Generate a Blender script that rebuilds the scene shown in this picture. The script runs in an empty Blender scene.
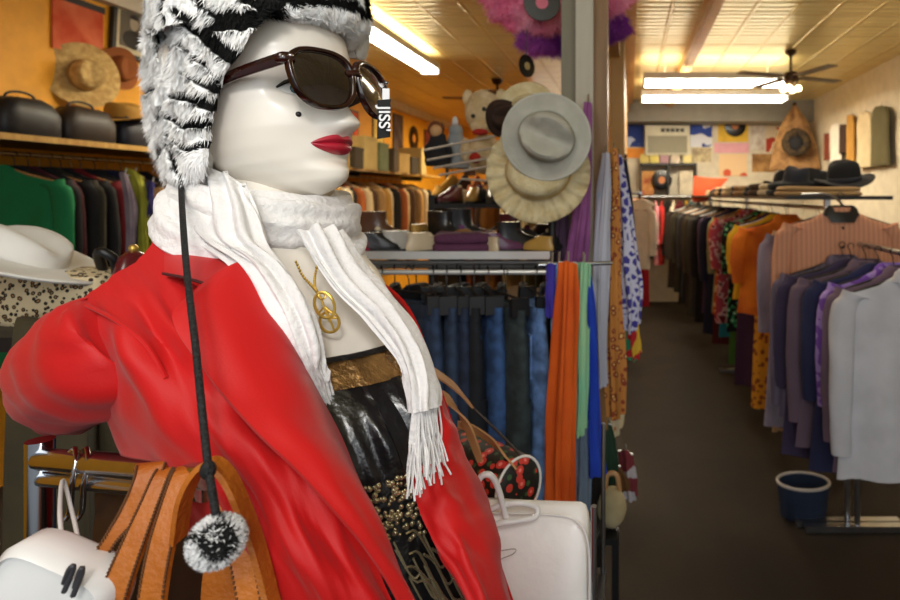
import bpy, bmesh, math, random
import numpy as np
from mathutils import Vector, Matrix, noise
R = random.Random(7)
scene = bpy.context.scene
COL = scene.collection
PI = math.pi
F, CX, CY, ZC = 600.0, 630.0, 195.0, 1.6

def P(px, py, d):
    """point seen at photo pixel (px,py) at distance d along the shop's aisle"""
    return np.array([(px-CX)/F*d, d, ZC-(py-CY)/F*d])

# ------------------------------------------------------------------ materials
def lin(c):
    out = []
    for v in c:
        v = v/255.0
        out.append(v/12.92 if v <= .04045 else ((v+.055)/1.055)**2.4)
    return tuple(out)+(1.0,)

_mc = {}
def mat(name, rgb, rough=.7, metal=0.0, rgb2=None, pattern=None, scale=20.0, bump=0.0, bscale=60.0, sheen=0.0,
        alpha=1.0, thr=.5, emit=None, estr=0.0, coat=0.0, stretch=None, spec=None, rgb3=None, trans=0.0):
    key = (name, tuple(rgb), pattern, rgb2 and tuple(rgb2))
    if key in _mc: return _mc[key]
    m = bpy.data.materials.new(name); m.use_nodes = True
    nt = m.node_tree; N = nt.nodes; L = nt.links
    b = N['Principled BSDF']
    b.inputs['Roughness'].default_value = rough
    b.inputs['Metallic'].default_value = metal
    if sheen: b.inputs['Sheen Weight'].default_value = sheen
    if coat: b.inputs['Coat Weight'].default_value = coat; b.inputs['Coat Roughness'].default_value = .12
    if alpha < 1: b.inputs['Alpha'].default_value = alpha
    if spec is not None: b.inputs['Specular IOR Level'].default_value = spec
    if trans: b.inputs['Transmission Weight'].default_value = trans
    if emit: b.inputs['Emission Color'].default_value = lin(emit); b.inputs['Emission Strength'].default_value = estr
    tc = N.new('ShaderNodeTexCoord'); mp = N.new('ShaderNodeMapping')
    L.new(tc.outputs['Object'], mp.inputs['Vector'])
    if stretch: mp.inputs['Scale'].default_value = stretch
    c1 = lin(rgb); c2 = lin(rgb2) if rgb2 else tuple(min(1, x*.72) for x in c1[:3])+(1,)
    col = None
    def noise_n(s, det=3.0):
        n = N.new('ShaderNodeTexNoise'); n.inputs['Scale'].default_value = s; n.inputs['Detail'].default_value = det
        L.new(mp.outputs[0], n.inputs['Vector']); return n
    def ramp(src, stops, const=False):
        r = N.new('ShaderNodeValToRGB'); cr = r.color_ramp
        if const: cr.interpolation = 'CONSTANT'
        cr.elements[0].position, cr.elements[0].color = stops[0]
        cr.elements[1].position, cr.elements[1].color = stops[1]
        for p, c in stops[2:]:
            e = cr.elements.new(p); e.color = c
        L.new(src, r.inputs[0]); return r
    if pattern is None:
        n = noise_n(scale if rgb2 else 9.0)
        r = ramp(n.outputs[0], [(.35, c2 if rgb2 else tuple(x*.88 for x in c1[:3])+(1,)), (.65, c1)])
        col = r.outputs[0]
    elif pattern == 'blotch':
        n = noise_n(scale, 1.5)
        st = [(0, c1), (thr, c2)]
        if rgb3: st.append((thr+.08, lin(rgb3)))
        col = ramp(n.outputs[0], st, True).outputs[0]
    elif pattern == 'dots':
        v = N.new('ShaderNodeTexVoronoi'); v.inputs['Scale'].default_value = scale; L.new(mp.outputs[0], v.inputs['Vector'])
        st = [(0, c2), (thr, c1)]
        if rgb3: st = [(0, lin(rgb3)), (thr*.45, c2), (thr, c1)]
        col = ramp(v.outputs['Distance'], st, True).outputs[0]
    elif pattern == 'cells':
        v = N.new('ShaderNodeTexVoronoi'); v.feature = 'DISTANCE_TO_EDGE'; v.inputs['Scale'].default_value = scale; L.new(mp.outputs[0], v.inputs['Vector'])
        col = ramp(v.outputs['Distance'], [(0, c2), (thr, c1)], True).outputs[0]
    elif pattern in ('stripe_x', 'stripe_z', 'stripe_y'):
        w = N.new('ShaderNodeTexWave'); w.bands_direction = pattern[-1].upper(); w.inputs['Scale'].default_value = scale
        w.inputs['Distortion'].default_value = .6
        L.new(mp.outputs[0], w.inputs['Vector'])
        col = ramp(w.outputs[0], [(0, c1), (thr, c2)], True).outputs[0]
    elif pattern == 'wood':
        w = noise_n(scale, 4)
        mp.inputs['Scale'].default_value = stretch or (6, 6, .5)
        col = ramp(w.outputs[0], [(.3, c2), (.7, c1)]).outputs[0]
    elif pattern == 'attr':
        a = N.new('ShaderNodeAttribute'); a.attribute_name = 'tint'; col = a.outputs['Color']
    L.new(col, b.inputs['Base Color'])
    if bump:
        n = noise_n(bscale, 3)
        bp = N.new('ShaderNodeBump'); bp.inputs['Strength'].default_value = bump; bp.inputs['Distance'].default_value = .01
        L.new(n.outputs[0], bp.inputs['Height']); L.new(bp.outputs[0], b.inputs['Normal'])
    _mc[key] = m
    return m

# ------------------------------------------------------------------ mesh helpers
class MB:
    def __init__(s): s.v = []; s.f = []; s.mi = []
    def add(s, verts, faces, mi=0):
        o = len(s.v); s.v += [tuple(map(float, p)) for p in verts]
        s.f += [tuple(i+o for i in f) for f in faces]; s.mi += [mi]*len(faces); return s
    def box(s, c, size, rot=None, mi=0, bev=0):
        x, y, z = [k/2 for k in size]
        vs = [Vector((a, b, d)) for a in (-x, x) for b in (-y, y) for d in (-z, z)]
        if rot is not None: vs = [rot @ v for v in vs]
        vs = [(v.x+c[0], v.y+c[1], v.z+c[2]) for v in vs]
        return s.add(vs, [(0, 1, 3, 2), (4, 6, 7, 5), (0, 4, 5, 1), (2, 3, 7, 6), (0, 2, 6, 4), (1, 5, 7, 3)], mi)
    def grid(s, pts, nu, nv, closed_u=False, closed_v=False, mi=0, flip=False):
        fs = []
        for j in range(nv if closed_v else nv-1):
            for i in range(nu if closed_u else nu-1):
                a = j*nu+i; b = j*nu+(i+1) % nu; c = ((j+1) % nv)*nu+(i+1) % nu; d = ((j+1) % nv)*nu+i
                fs.append((a, d, c, b) if flip else (a, b, c, d))
        return s.add(pts, fs, mi)
    def tube(s, pts, r, n=8, closed=False, mi=0, smooth=0, flat=1.0, caps=True, up=None):
        pts = [np.array(p, float) for p in pts]
        if smooth: pts = crv(pts, smooth, closed)
        m = len(pts); rs = r if isinstance(r, (list, tuple, np.ndarray)) else [r]*m
        if len(rs) != m: rs = np.interp(np.linspace(0, 1, m), np.linspace(0, 1, len(rs)), rs)
        T = []
        for i in range(m):
            a = pts[(i-1) % m] if (closed or i > 0) else pts[i]; b = pts[(i+1) % m] if (closed or i < m-1) else pts[i]
            t = b-a; T.append(t/(np.linalg.norm(t)+1e-12))
        ref = np.array(up, float) if up is not None else (np.array([0, 0, 1.]) if abs(T[0][2]) < .9 else np.array([1., 0, 0]))
        n0 = np.cross(T[0], ref); n0 /= np.linalg.norm(n0)+1e-12
        V = []
        for i in range(m):
            if up is not None:
                n0 = np.cross(T[i], ref); n0 /= np.linalg.norm(n0)+1e-12
            else:
                n0 = n0-T[i]*np.dot(n0, T[i]); n0 /= np.linalg.norm(n0)+1e-12
            b0 = np.cross(T[i], n0)
            for k in range(n):
                a = 2*PI*k/n
                V.append(pts[i]+(n0*math.cos(a)+b0*math.sin(a)*flat)*rs[i])
        s.grid(V, n, m, True, closed, mi)
        if not closed and caps:
            o = len(s.v)-n*m
            s.f += [tuple(o+k for k in range(n))[::-1], tuple(o+(m-1)*n+k for k in range(n))]; s.mi += [mi, mi]
        return s
    def ball(s, c, r, nu=14, nv=9, mi=0, rot=None, fn=None):
        rx, ry, rz = r if isinstance(r, (tuple, list)) else (r, r, r)
        V = []
        for j in range(nv):
            t = PI*(j+.001)/(nv-1+.002)
            for i in range(nu):
                a = 2*PI*i/nu
                p = Vector((rx*math.sin(t)*math.cos(a), ry*math.sin(t)*math.sin(a), rz*math.cos(t)))
                if fn: p = fn(p)
                if rot is not None: p = rot @ p
                V.append((p.x+c[0], p.y+c[1], p.z+c[2]))
        return s.grid(V, nu, nv, True, mi=mi, flip=True)
    def lathe(s, prof, n=28, c=(0, 0, 0), rot=None, mi=0, sx=1, sy=1, fn=None):
        V = []
        for (r, z) in prof:
            for i in range(n):
                a = 2*PI*i/n
                p = Vector((r*sx*math.cos(a), r*sy*math.sin(a), z))
                if fn: p = fn(p, r, a)
                if rot is not None: p = rot @ p
                V.append((p.x+c[0], p.y+c[1], p.z+c[2]))
        return s.grid(V, n, len(prof), True, mi=mi)
    def prism(s, poly, y0, y1, mi=0):
        """polygon in xz extruded along y"""
        n = len(poly)
        V = [(x, y0, z) for x, z in poly]+[(x, y1, z) for x, z in poly]
        return s.add(V, [tuple(range(n)), tuple(range(2*n-1, n-1, -1))]+[(i, i+n, (i+1) % n+n, (i+1) % n) for i in range(n)], mi)
    def build(s, name, mats, parent=None, loc=None, smooth=True, rz=None):
        me = bpy.data.meshes.new(name); me.from_pydata(s.v, [], s.f)
        ms = mats if isinstance(mats, (list, tuple)) else [mats]
        for m in ms: me.materials.append(m)
        if len(ms) > 1: me.polygons.foreach_set('material_index', s.mi)
        me.validate()
        bm = bmesh.new(); bm.from_mesh(me); bmesh.ops.recalc_face_normals(bm, faces=bm.faces); bm.to_mesh(me); bm.free()
        if smooth:
            me.polygons.foreach_set('use_smooth', [True]*len(me.polygons))
            try: me.set_sharp_from_angle(angle=math.radians(50))
            except Exception: pass
        me.update()
        o = bpy.data.objects.new(name, me); COL.objects.link(o)
        if parent is not None: o.parent = parent
        if loc is not None: o.location = loc
        if rz is not None: o.rotation_euler = (0, 0, rz)
        return o

def crv(pts, n, closed=False):
    pts = np.array(pts, float); m = len(pts)
    segs = m if closed else m-1; out = []
    for i in range(segs):
        p1 = pts[i]; p2 = pts[(i+1) % m]
        p0 = pts[(i-1) % m] if (closed or i > 0) else 2*p1-p2
        p3 = pts[(i+2) % m] if (closed or i+2 < m) else 2*p2-p1
        for k in range(n):
            t = k/n
            out.append(.5*((2*p1)+(-p0+p2)*t+(2*p0-5*p1+4*p2-p3)*t*t+(-p0+3*p1-3*p2+p3)*t**3))
    if not closed: out.append(pts[-1])
    return [np.array(o) for o in out]

def interp_grid(g, su, sv):
    g = [[np.array(p, float) for p in row] for row in g]
    rows = [crv(r, su) for r in g]
    nu = len(rows[0])
    cols = [crv([rows[j][i] for j in range(len(rows))], sv) for i in range(nu)]
    nv = len(cols[0])
    return np.array([[cols[i][j] for i in range(nu)] for j in range(nv)])

def sheet_pts(g, su, sv, world=False):
    A = interp_grid(g, su, sv)
    if not world:
        d = A[..., 2]
        A = np.stack([(A[..., 0]-CX)/F*d, d, ZC-(A[..., 1]-CY)/F*d], -1)
    return A

def normals(A):
    du = np.gradient(A, axis=1); dv = np.gradient(A, axis=0)
    n = np.cross(du, dv); n /= (np.linalg.norm(n, axis=-1, keepdims=True)+1e-12)
    # towards the front of the shop / viewer side
    mid = n[n.shape[0]//2, n.shape[1]//2]; pm = A[A.shape[0]//2, A.shape[1]//2]
    if np.dot(mid, np.array([0, 0, ZC])-pm) < 0: n = -n
    return n

def sheet(mb, g, su=6, sv=6, thick=.003, disp=None, world=False, mi=0):
    A = sheet_pts(g, su, sv, world); nv, nu = A.shape[:2]
    n = normals(A)
    if disp is not None:
        D = np.array([[disp(i/(nu-1), j/(nv-1)) for i in range(nu)] for j in range(nv)])
        A = A+n*D[..., None]; n = normals(A)
    B = A-n*thick
    V = list(A.reshape(-1, 3))+list(B.reshape(-1, 3)); K = nu*nv; fs = []
    for j in range(nv-1):
        for i in range(nu-1):
            a = j*nu+i; fs.append((a, a+1, a+nu+1, a+nu)); fs.append((K+a, K+a+nu, K+a+nu+1, K+a+1))
    for i in range(nu-1):
        fs.append((i, K+i, K+i+1, i+1)); a = (nv-1)*nu+i; fs.append((a, a+1, K+a+1, K+a))
    for j in range(nv-1):
        a = j*nu; fs.append((a, a+nu, K+a+nu, K+a)); a = j*nu+nu-1; fs.append((a, K+a, K+a+nu, a+nu))
    mb.add(V, fs, mi)
    return A

def nz(x, y, z=0.0): return noise.noise(Vector((x, y, z)))

def tag(o, label, cat, group=None, kind=None):
    o['label'] = label; o['category'] = cat
    if group: o['group'] = group
    if kind: o['kind'] = kind
    return o
def thing(name, label, cat, loc=(0, 0, 0), group=None, rz=0.0):
    o = bpy.data.objects.new(name, None); COL.objects.link(o); o.empty_display_size = .05
    o.location = loc; o.rotation_euler = (0, 0, rz)
    return tag(o, label, cat, group)
def struct(o): o['kind'] = 'structure'; return o
def at_origin(o, root):
    """keep world-space mesh coordinates under a root that sits at its own base"""
    o.parent = root; o.location = tuple(-c for c in root.location); return o

# ------------------------------------------------------------------ camera
cd = bpy.data.cameras.new('camera'); cam = bpy.data.objects.new('camera', cd); COL.objects.link(cam)
cam.location = (0, 0, ZC); cam.rotation_euler = (PI/2, 0, 0)
cd.sensor_width = 36; cd.lens = 24.0; cd.shift_x = -.2; cd.shift_y = -105/900
cd.clip_start = .05
cd.dof.use_dof = True; cd.dof.focus_distance = .58; cd.dof.aperture_fstop = 8.0
scene.camera = cam

# ------------------------------------------------------------------ setting
XL, XR, YB, YBL, H = -3.45, 2.6, 9.0, 12.0, 2.95
m_floor = mat('brown_carpet', (46, 33, 18), .85, rgb2=(37, 26, 14), scale=3, bump=.15, bscale=220)
struct(MB().box(((XL+XR)/2, 5, -.05), (XR-XL+.2, 14.4, .1)).build('floor', m_floor, smooth=False))
# pressed-tin ceiling
mc = bpy.data.materials.new('pressed_tin'); mc.use_nodes = True
nt = mc.node_tree; N = nt.nodes; L = nt.links; b = N['Principled BSDF']
tc = N.new('ShaderNodeTexCoord'); mp = N.new('ShaderNodeMapping'); L.new(tc.outputs['Object'], mp.inputs[0])
br = N.new('ShaderNodeTexBrick'); br.offset = 0; br.inputs['Scale'].default_value = 1.0
br.inputs['Brick Width'].default_value = .3; br.inputs['Row Height'].default_value = .3; br.inputs['Mortar Size'].default_value = .018
br.inputs['Mortar Smooth'].default_value = .6
L.new(mp.outputs[0], br.inputs['Vector'])
wv = N.new('ShaderNodeTexWave'); wv.bands_direction = 'Y'; wv.inputs['Scale'].default_value = 3.3; wv.inputs['Distortion'].default_value = 1.5
wv.inputs['Detail'].default_value = 1
L.new(mp.outputs[0], wv.inputs['Vector'])
ad = N.new('ShaderNodeMath'); ad.operation = 'MULTIPLY_ADD'; ad.inputs[1].default_value = .5
L.new(wv.outputs[0], ad.inputs[0]); L.new(br.outputs['Fac'], ad.inputs[2])
bp = N.new('ShaderNodeBump'); bp.inputs['Strength'].default_value = .9; bp.inputs['Distance'].default_value = .02
L.new(ad.outputs[0], bp.inputs['Height']); L.new(bp.outputs[0], b.inputs['Normal'])
rp = N.new('ShaderNodeValToRGB'); rp.color_ramp.elements[0].color = lin((246, 228, 166)); rp.color_ramp.elements[1].color = lin((230, 204, 128))
L.new(br.outputs['Fac'], rp.inputs[0]); L.new(rp.outputs[0], b.inputs['Base Color'])
b.inputs['Metallic'].default_value = .45; b.inputs['Roughness'].default_value = .3
struct(MB().box(((XL+XR)/2, 5, H+.05), (XR-XL+.2, 14.4, .1)).build('ceiling', mc, smooth=False))
m_orange = mat('orange_paint', (240, 168, 36), .6)
m_cream = mat('cream_paint', (225, 214, 190), .6)
m_grey = mat('grey_paint', (150, 150, 142), .6)
m_tan = mat('tan_paint', (176, 136, 78), .55)
struct(MB().box((XL-.05, 5, H/2), (.1, 14.4, H)).build('wall_left', m_orange, smooth=False))
struct(MB().box((XR+.05, 5, H/2), (.1, 14.4, H)).build('wall_right', m_cream, smooth=False))
struct(MB().box(((XR-.04)/2, YB+.05, H/2), (XR+.04, .1, H)).build('wall_back', m_cream, smooth=False))
struct(MB().box(((XL-.14)/2, YBL+.05, H/2), (-XL-.14, .1, H)).build('wall_rear', m_orange, smooth=False))
struct(MB().box((-.09, 8.1, H/2), (.1, 7.8, H)).build('wall_middle', m_tan, smooth=False))
# soffit over the back wall, cornices, ceiling beam, header
struct(MB().box(((XR-.04)/2, 8.75, 2.8), (XR+.04, .5, .3)).build('trim_1', m_grey, smooth=False))
m_gold = mat('gold_paint', (206, 160, 84), .4, metal=.3)
struct(MB().box((-.02, 6.0, 2.86), (.05, 8, .18)).box((.02, 6.0, 2.92), (.05, 8, .06)).build('trim_2', m_gold, smooth=False))
struct(MB().box((.56, 6.0, 2.9), (.1, 7.0, .1)).box((.56, 6, 2.855), (.05, 7, .03)).build('trim_3', m_gold, smooth=False))
struct(MB().box((XL+.04, 5, 2.9), (.08, 14, .1)).build('trim_4', m_cream, smooth=False))
# post at the end of the partition
m_pg = mat('grey_board', (140, 134, 112), .6, rgb2=(118, 112, 92), pattern='wood', scale=3)
m_pw = mat('white_board', (205, 198, 180), .6, rgb2=(180, 172, 152), pattern='wood', scale=3)
m_pt = mat('brown_board', (158, 118, 68), .5, rgb2=(116, 82, 44), pattern='wood', scale=4)
post = bpy.data.objects.new('post', None); COL.objects.link(post); post.location = (-.15, 2.0, 0); struct(post)
MB().box((-.048, 0, H/2+.42), (.05, .1, H-.84)).build('grey_board', m_pg, post, smooth=False)
MB().box((.005, -.02, H/2+.42), (.056, .14, H-.84)).build('white_board', m_pw, post, smooth=False)
MB().box((.055, -.005, H/2+.42), (.044, .11, H-.84)).build('brown_board', m_pt, post, smooth=False)
MB().box((.0, .0, .42), (.12, .1, .84)).build('plinth', mat('plinth_black', (30, 24, 20), .7), post, smooth=False)
struct(MB().box((-.13, 3.1, 2.75), (.12, 2.1, .4)).build('beam', m_tan, smooth=False))

# ------------------------------------------------------------------ light
w = bpy.data.worlds.new('World'); scene.world = w; w.use_nodes = True
w.node_tree.nodes['Background'].inputs[0].default_value = (.86, .93, 1, 1)
w.node_tree.nodes['Background'].inputs[1].default_value = .22
def area(name, loc, rot, size, sy, power, color):
    l = bpy.data.lights.new(name, 'AREA'); l.energy = power; l.shape = 'RECTANGLE'; l.size = size; l.size_y = sy; l.color = color
    o = bpy.data.objects.new(name, l); COL.objects.link(o); o.location = loc; o.rotation_euler = rot; return o
# added unseen area light, assumed daylight behind the viewer
area('added_daylight_fill', (.5, -1.9, 1.95), (math.radians(80), 0, math.radians(8)), 2.6, 1.7, 27, (.93, .97, 1))
m_tubeglow = mat('fluorescent_tube', (255, 255, 250), .4, emit=(255, 250, 236), estr=16)
m_white = mat('white_enamel', (235, 233, 226), .4)
def fluoro(name, label, loc, rz, length, power, wide=.12):
    t = thing(name, label, 'ceiling light', loc, 'fluorescent ceiling lights', rz)
    MB().box((0, 0, .06), (wide*1.1, length, .06)).build('housing', m_white, t, smooth=False)
    for s in ((-1, 1) if wide > .1 else (0,)):
        MB().tube([(s*wide*.28, -length/2+.02, .01), (s*wide*.28, length/2-.02, .01)], .019, 10).build('tube', m_tubeglow, t)
    for e in (-1, 1): MB().box((0, e*(length/2-.01), .02), (wide*1.05, .02, .07)).build('end_cap', m_white, t, smooth=False)
    MB().tube([(0, -length*.35, .09), (0, -length*.35, H-loc[2])], .006, 6).tube([(0, length*.35, .09), (0, length*.35, H-loc[2])], .006, 6).build('hanger_rod', m_white, t)
    a = area(name+'_light', (loc[0], loc[1], loc[2]-.05), (0, 0, rz), wide, length, power, (1, .86, .62))
    u_ = area(name+'_uplight', (loc[0], loc[1], loc[2]+.1), (PI, 0, rz), wide, length, power*.22, (1, .84, .58))  # upward area light added to brighten the ceiling over the tubes
    return t
fluoro('fluorescent_light', 'fluorescent strip light glowing over the wall of hanging coats', (-1.93, 4.6, 2.78), 0, 2.4, 30, .16)
fluoro('fluorescent_light', 'wide glowing fluorescent light nearer the aisle in front of the air conditioner wall', (.87, 6.05, 2.71), PI/2, 1.48, 26, .34)
fluoro('fluorescent_light', 'wide glowing fluorescent light farther back toward the air conditioner wall', (.99, 7.15, 2.73), PI/2, 1.72, 30, .34)
area('added_front_fill', (-.75, -.35, 2.85), (math.radians(18), 0, 0), .5, 1.2, 14, (1, .96, .9))  # unseen area light added overhead in front, no fixture
sl = bpy.data.lights.new('added_key_spot', 'SPOT'); sl.energy = 43; sl.spot_size = math.radians(34); sl.spot_blend = .95; sl.shadow_soft_size = .16; sl.color = (1, .97, .93)  # added unseen spot, brightens mannequin's head and chest; no real fitting
so = bpy.data.objects.new('added_key_spot', sl); COL.objects.link(so); so.location = (.25, -1.0, 2.45)
so.rotation_euler = (Vector((-.36, .55, 1.60))-Vector(so.location)).to_track_quat('-Z', 'Y').to_euler()
area('added_rear_fill', (-1.7, 9.0, 2.85), (0, 0, 0), .3, 1.6, 70, (1, .82, .52))  # fill light added to brighten the far end, no fixture
area('aisle_area_light', (1.2, 3.2, 2.9), (0, 0, 0), .3, 1.2, 11, (1, .86, .64))  # added bare area light above the aisle, no fixture
scene.view_settings.view_transform = 'Standard'; scene.view_settings.look = 'None'
scene.view_settings.gamma = 1; scene.view_settings.use_curve_mapping = False
scene.view_settings.exposure = .40
# ================================================================== MANNEQUIN
O = np.array([-.3775, .617, 1.691])
psi = math.radians(-14); pit = math.radians(8)
Fh = np.array([math.cos(psi), math.sin(psi), 0]); Lh = np.array([-math.sin(psi), math.cos(psi), 0]); Zu = np.array([0, 0, 1.])
Ff = Fh*math.cos(pit)+Zu*math.sin(pit); Uu = Zu*math.cos(pit)-Fh*math.sin(pit)
def Hd(f, l, u): return O+Ff*f+Lh*l+Uu*u
U_K = [-.1, -.094, -.088, -.078, -.066, -.052, -.035, -.015, 0, .02, .04, .06, .08, .1, .112, .117]
W_K = [.004, .020, .030, .042, .052, .059, .064, .067, .069, .070, .070, .068, .060, .042, .02, .002]
FF_K = [.058, .073, .080, .083, .0825, .083, .085, .085, .083, .088, .092, .090, .078, .052, .025, .0]
FB_K = [.05, .035, .02, -.005, -.03, -.05, -.07, -.085, -.092, -.098, -.1, -.098, -.088, -.066, -.035, -.005]
def itp(u, K):
    return float(np.interp(u, U_K, K))
def g(x, s): return math.exp(-.5*(x/s)**2)
def face_bump(l, u):
    h = 0
    # nose
    if u > -.036: t = min(1, max(0, (.012-u)/.046)); prot = .004+.018*t**1.25
    else: prot = .022*g(u+.036, .005)
    sg = .0062+.0045*min(1, max(0, (.005-u)/.04))
    h += prot*g(l, sg)*(1 if u < .02 else g(u-.02, .012))
    h += .006*g(abs(l)-.012, .005)*g(u+.033, .006)           # nostril wings
    h -= .011*g(abs(l)-.031, .014)*g(u-.001, .011)           # eye sockets
    h += .004*g(abs(l)-.030, .016)*g(u-.022, .007)           # brow
    h += .003*g(abs(l)-.040, .018)*g(u+.024, .018)           # cheekbone
    h -= .002*g(abs(l)-.038, .014)*g(u+.055, .014)          # hollow of the cheek
    h += .0055*g(l, .017)*g(u+.0525, .0085)                  # mouth
    h -= .004*g(l, .016)*g(u+.0675, .004)                    # below lip
    h += .0065*g(l, .014)*g(u+.083, .008)                    # chin
    h -= .002*g(l, .004)*g(u+.043, .004)                     # philtrum
    return h
def face_f(l, u):
    wd = itp(u, W_K); s = max(-1, min(1, l/wd)); c = math.sqrt(1-s*s)
    return itp(u, FF_K)*c**.8+face_bump(l, u)
mb = MB()
nU, nA = 90, 120; V = []
for j in range(nU):
    u = -.1+.217*(j/(nU-1))
    wd, ff, fb = itp(u, W_K), itp(u, FF_K), itp(u, FB_K)
    fm = min(0.0, 0) if fb < 0 else fb
    for i in range(nA):
        a = 2*PI*i/nA-PI
        l = wd*math.sin(a); c = math.cos(a)
        f = (fm+(ff-fm)*c**.8+face_bump(l, u)) if c >= 0 else fm+(fm-fb)*c*1.0 if fb < 0 else fm-(.01)*abs(c)
        V.append(Hd(f, l, u))
mb.grid(V, nA, nU, True)
mb.f.append(tuple(range(nA))); mb.mi.append(0)
# neck and torso
t_ = np.array([.766, -.643, 0]); s_ = np.array([.643, .766, 0])
T_K = [(1.645, -.385, .628, .046, .05), (1.61, -.378, .618, .045, .048), (1.575, -.362, .61, .05, .05), (1.545, -.352, .606, .068, .058), (1.52, -.35, .602, .1, .068),
       (1.49, -.345, .60, .1, .082), (1.45, -.318, .588, .088, .096), (1.40, -.29, .580, .078, .108), (1.345, -.264, .576, .074, .098),
       (1.26, -.242, .574, .074, .092), (1.15, -.235, .59, .11, .11), (1.02, -.235, .6, .13, .115), (.85, -.235, .6, .125, .105)]
T_Z = [k[0] for k in T_K][::-1]
def tor(z, off=0.0):
    v = [float(np.interp(z, T_Z, [k[i] for k in T_K][::-1])) for i in (1, 2, 3, 4)]
    # smooth by averaging
    w_ = [[float(np.interp(z+dz, T_Z, [k[i] for k in T_K][::-1])) for i in (1, 2, 3, 4)] for dz in (-.02, -.01, 0, .01, .02)]
    v = np.mean(w_, axis=0)
    return np.array([v[0], v[1], z]), v[2]+off, v[3]+off
def torso_p(a, z, off=0.0):
    c, A, B = tor(z, off)
    bust = .016*g(z-1.405, .035)*(g(a-.55, .28)+g(a+.55, .28))
    return c+s_*(A*math.sin(a))+t_*((B+bust)*math.cos(a))
V = []; nz_, na_ = 60, 56
for j in range(nz_):
    z = .85+.79*j/(nz_-1)
    for i in range(na_): V.append(torso_p(2*PI*i/na_, z))
mb.grid(V, na_, nz_, True)
# near shoulder ball, legs
mb.ball(tuple(np.array([-.422, .525, 1.492])), (.036, .036, .036), 20, 14)
for sgn in (-1, 1):
    c0 = np.array([-.235, .6, .9])+s_*.075*sgn
    mb.tube([c0, c0+[0, 0, -.35], c0+[0, 0, -.45], c0+[0, 0, -.8], c0+[.0, 0, -.85]], [.078, .06, .05, .035, .04], 16, smooth=5)
    mb.ball(c0+[.04, -.04, -.862], (.1, .045, .035), 14, 8)
m_skin = mat('mannequin_skin', (236, 229, 217), .36, rgb2=(231, 222, 208), scale=6, coat=.12)
man = thing('mannequin', 'white female shop mannequin head and torso dressed in a red jacket', 'mannequin', (-.235, .6, 0))
at_origin(mb.build('body', m_skin), man)
base = MB().lathe([(0, 0), (.2, 0), (.2, .008), (.19, .014), (0, .014)], 36, (-.235, .6, 0)).build('stand', mat('chrome', (205, 208, 212), .18, 1.0))
at_origin(base, man)
m_chrome = _mc[('chrome', (205, 208, 212), None, None)]
# lips
m_lip = mat('red_lip_paint', (176, 32, 52), .35, rgb2=(158, 22, 42), scale=8, coat=.3)
mb = MB(); V = []
nl, nm = 33, 13
for j in range(nm):
    b_ = -1+2*j/(nm-1)
    for i in range(nl):
        x = -1+2*i/(nl-1); l = x*.0275
        e = max(0, 1-x*x)
        up = (.0086*(e**.8))*(1-.28*g(x, .18)); lo = .0112*e**.75
        u = -.0525+(up*b_ if b_ > 0 else lo*b_)
        bulge = .0042*(e**.5)*(math.sin(PI*min(1, abs(b_)))**.8 if abs(b_) > 0 else 0)
        V.append(Hd(face_f(l, u)+.0006+bulge, l, u))
mb.grid(V, nl, nm)
at_origin(mb.build('lips', m_lip), man)
m_black = mat('black_paint', (16, 14, 14), .5)
m_brow = mat('brow_paint', (52, 36, 26), .6)
mb = MB().ball(Hd(face_f(-.037, -.026)+.0002, -.037, -.026), .0026, 12, 8)
o = mb.build('beauty_mark', m_black); at_origin(o, man)
m_eye = mat('eye_white', (225, 222, 215), .2, coat=.5); m_iris = mat('eye_iris', (60, 84, 90), .2)
for sg in (-1, 1):
    mb = MB(); V = []
    for j in range(7):
        for i in range(15):
            x = -1+2*i/14; y = -1+2*j/6
            l = sg*.031+x*.0135; u = .0+y*.0055*max(0, 1-x*x)**.7
            V.append(Hd(face_f(l, u)+.0012+.002*(1-x*x)*(1-y*y), l, u))
    mb.grid(V, 15, 7); e_ = mb.build('eye', m_eye); at_origin(e_, man)
    mb = MB().ball(Hd(face_f(sg*.031, 0)+.002, sg*.031, 0), (.0045, .0045, .0048), 12, 8)
    i_ = mb.build('iris', m_iris); i_.parent = e_
    mb = MB(); pts = [Hd(face_f(sg*l_, u_)+.002, sg*l_, u_) for l_, u_ in ((.0165, .001), (.023, .0065), (.031, .0085), (.039, .006), (.046, .0005))]
    mb.tube(pts, [.0008, .0016, .002, .002, .001], 6, smooth=4); at_origin(mb.build('eyelash', m_black), man)
    mb = MB(); pts = [Hd(face_f(sg*l_, u_)+.001, sg*l_, u_) for l_, u_ in ((.013, .018), (.022, .024), (.033, .0285), (.044, .027), (.053, .020))]
    mb.tube(pts, [.0016, .0024, .0022, .0016, .0006], 6, smooth=4); at_origin(mb.build('eyebrow', m_brow), man)

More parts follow.
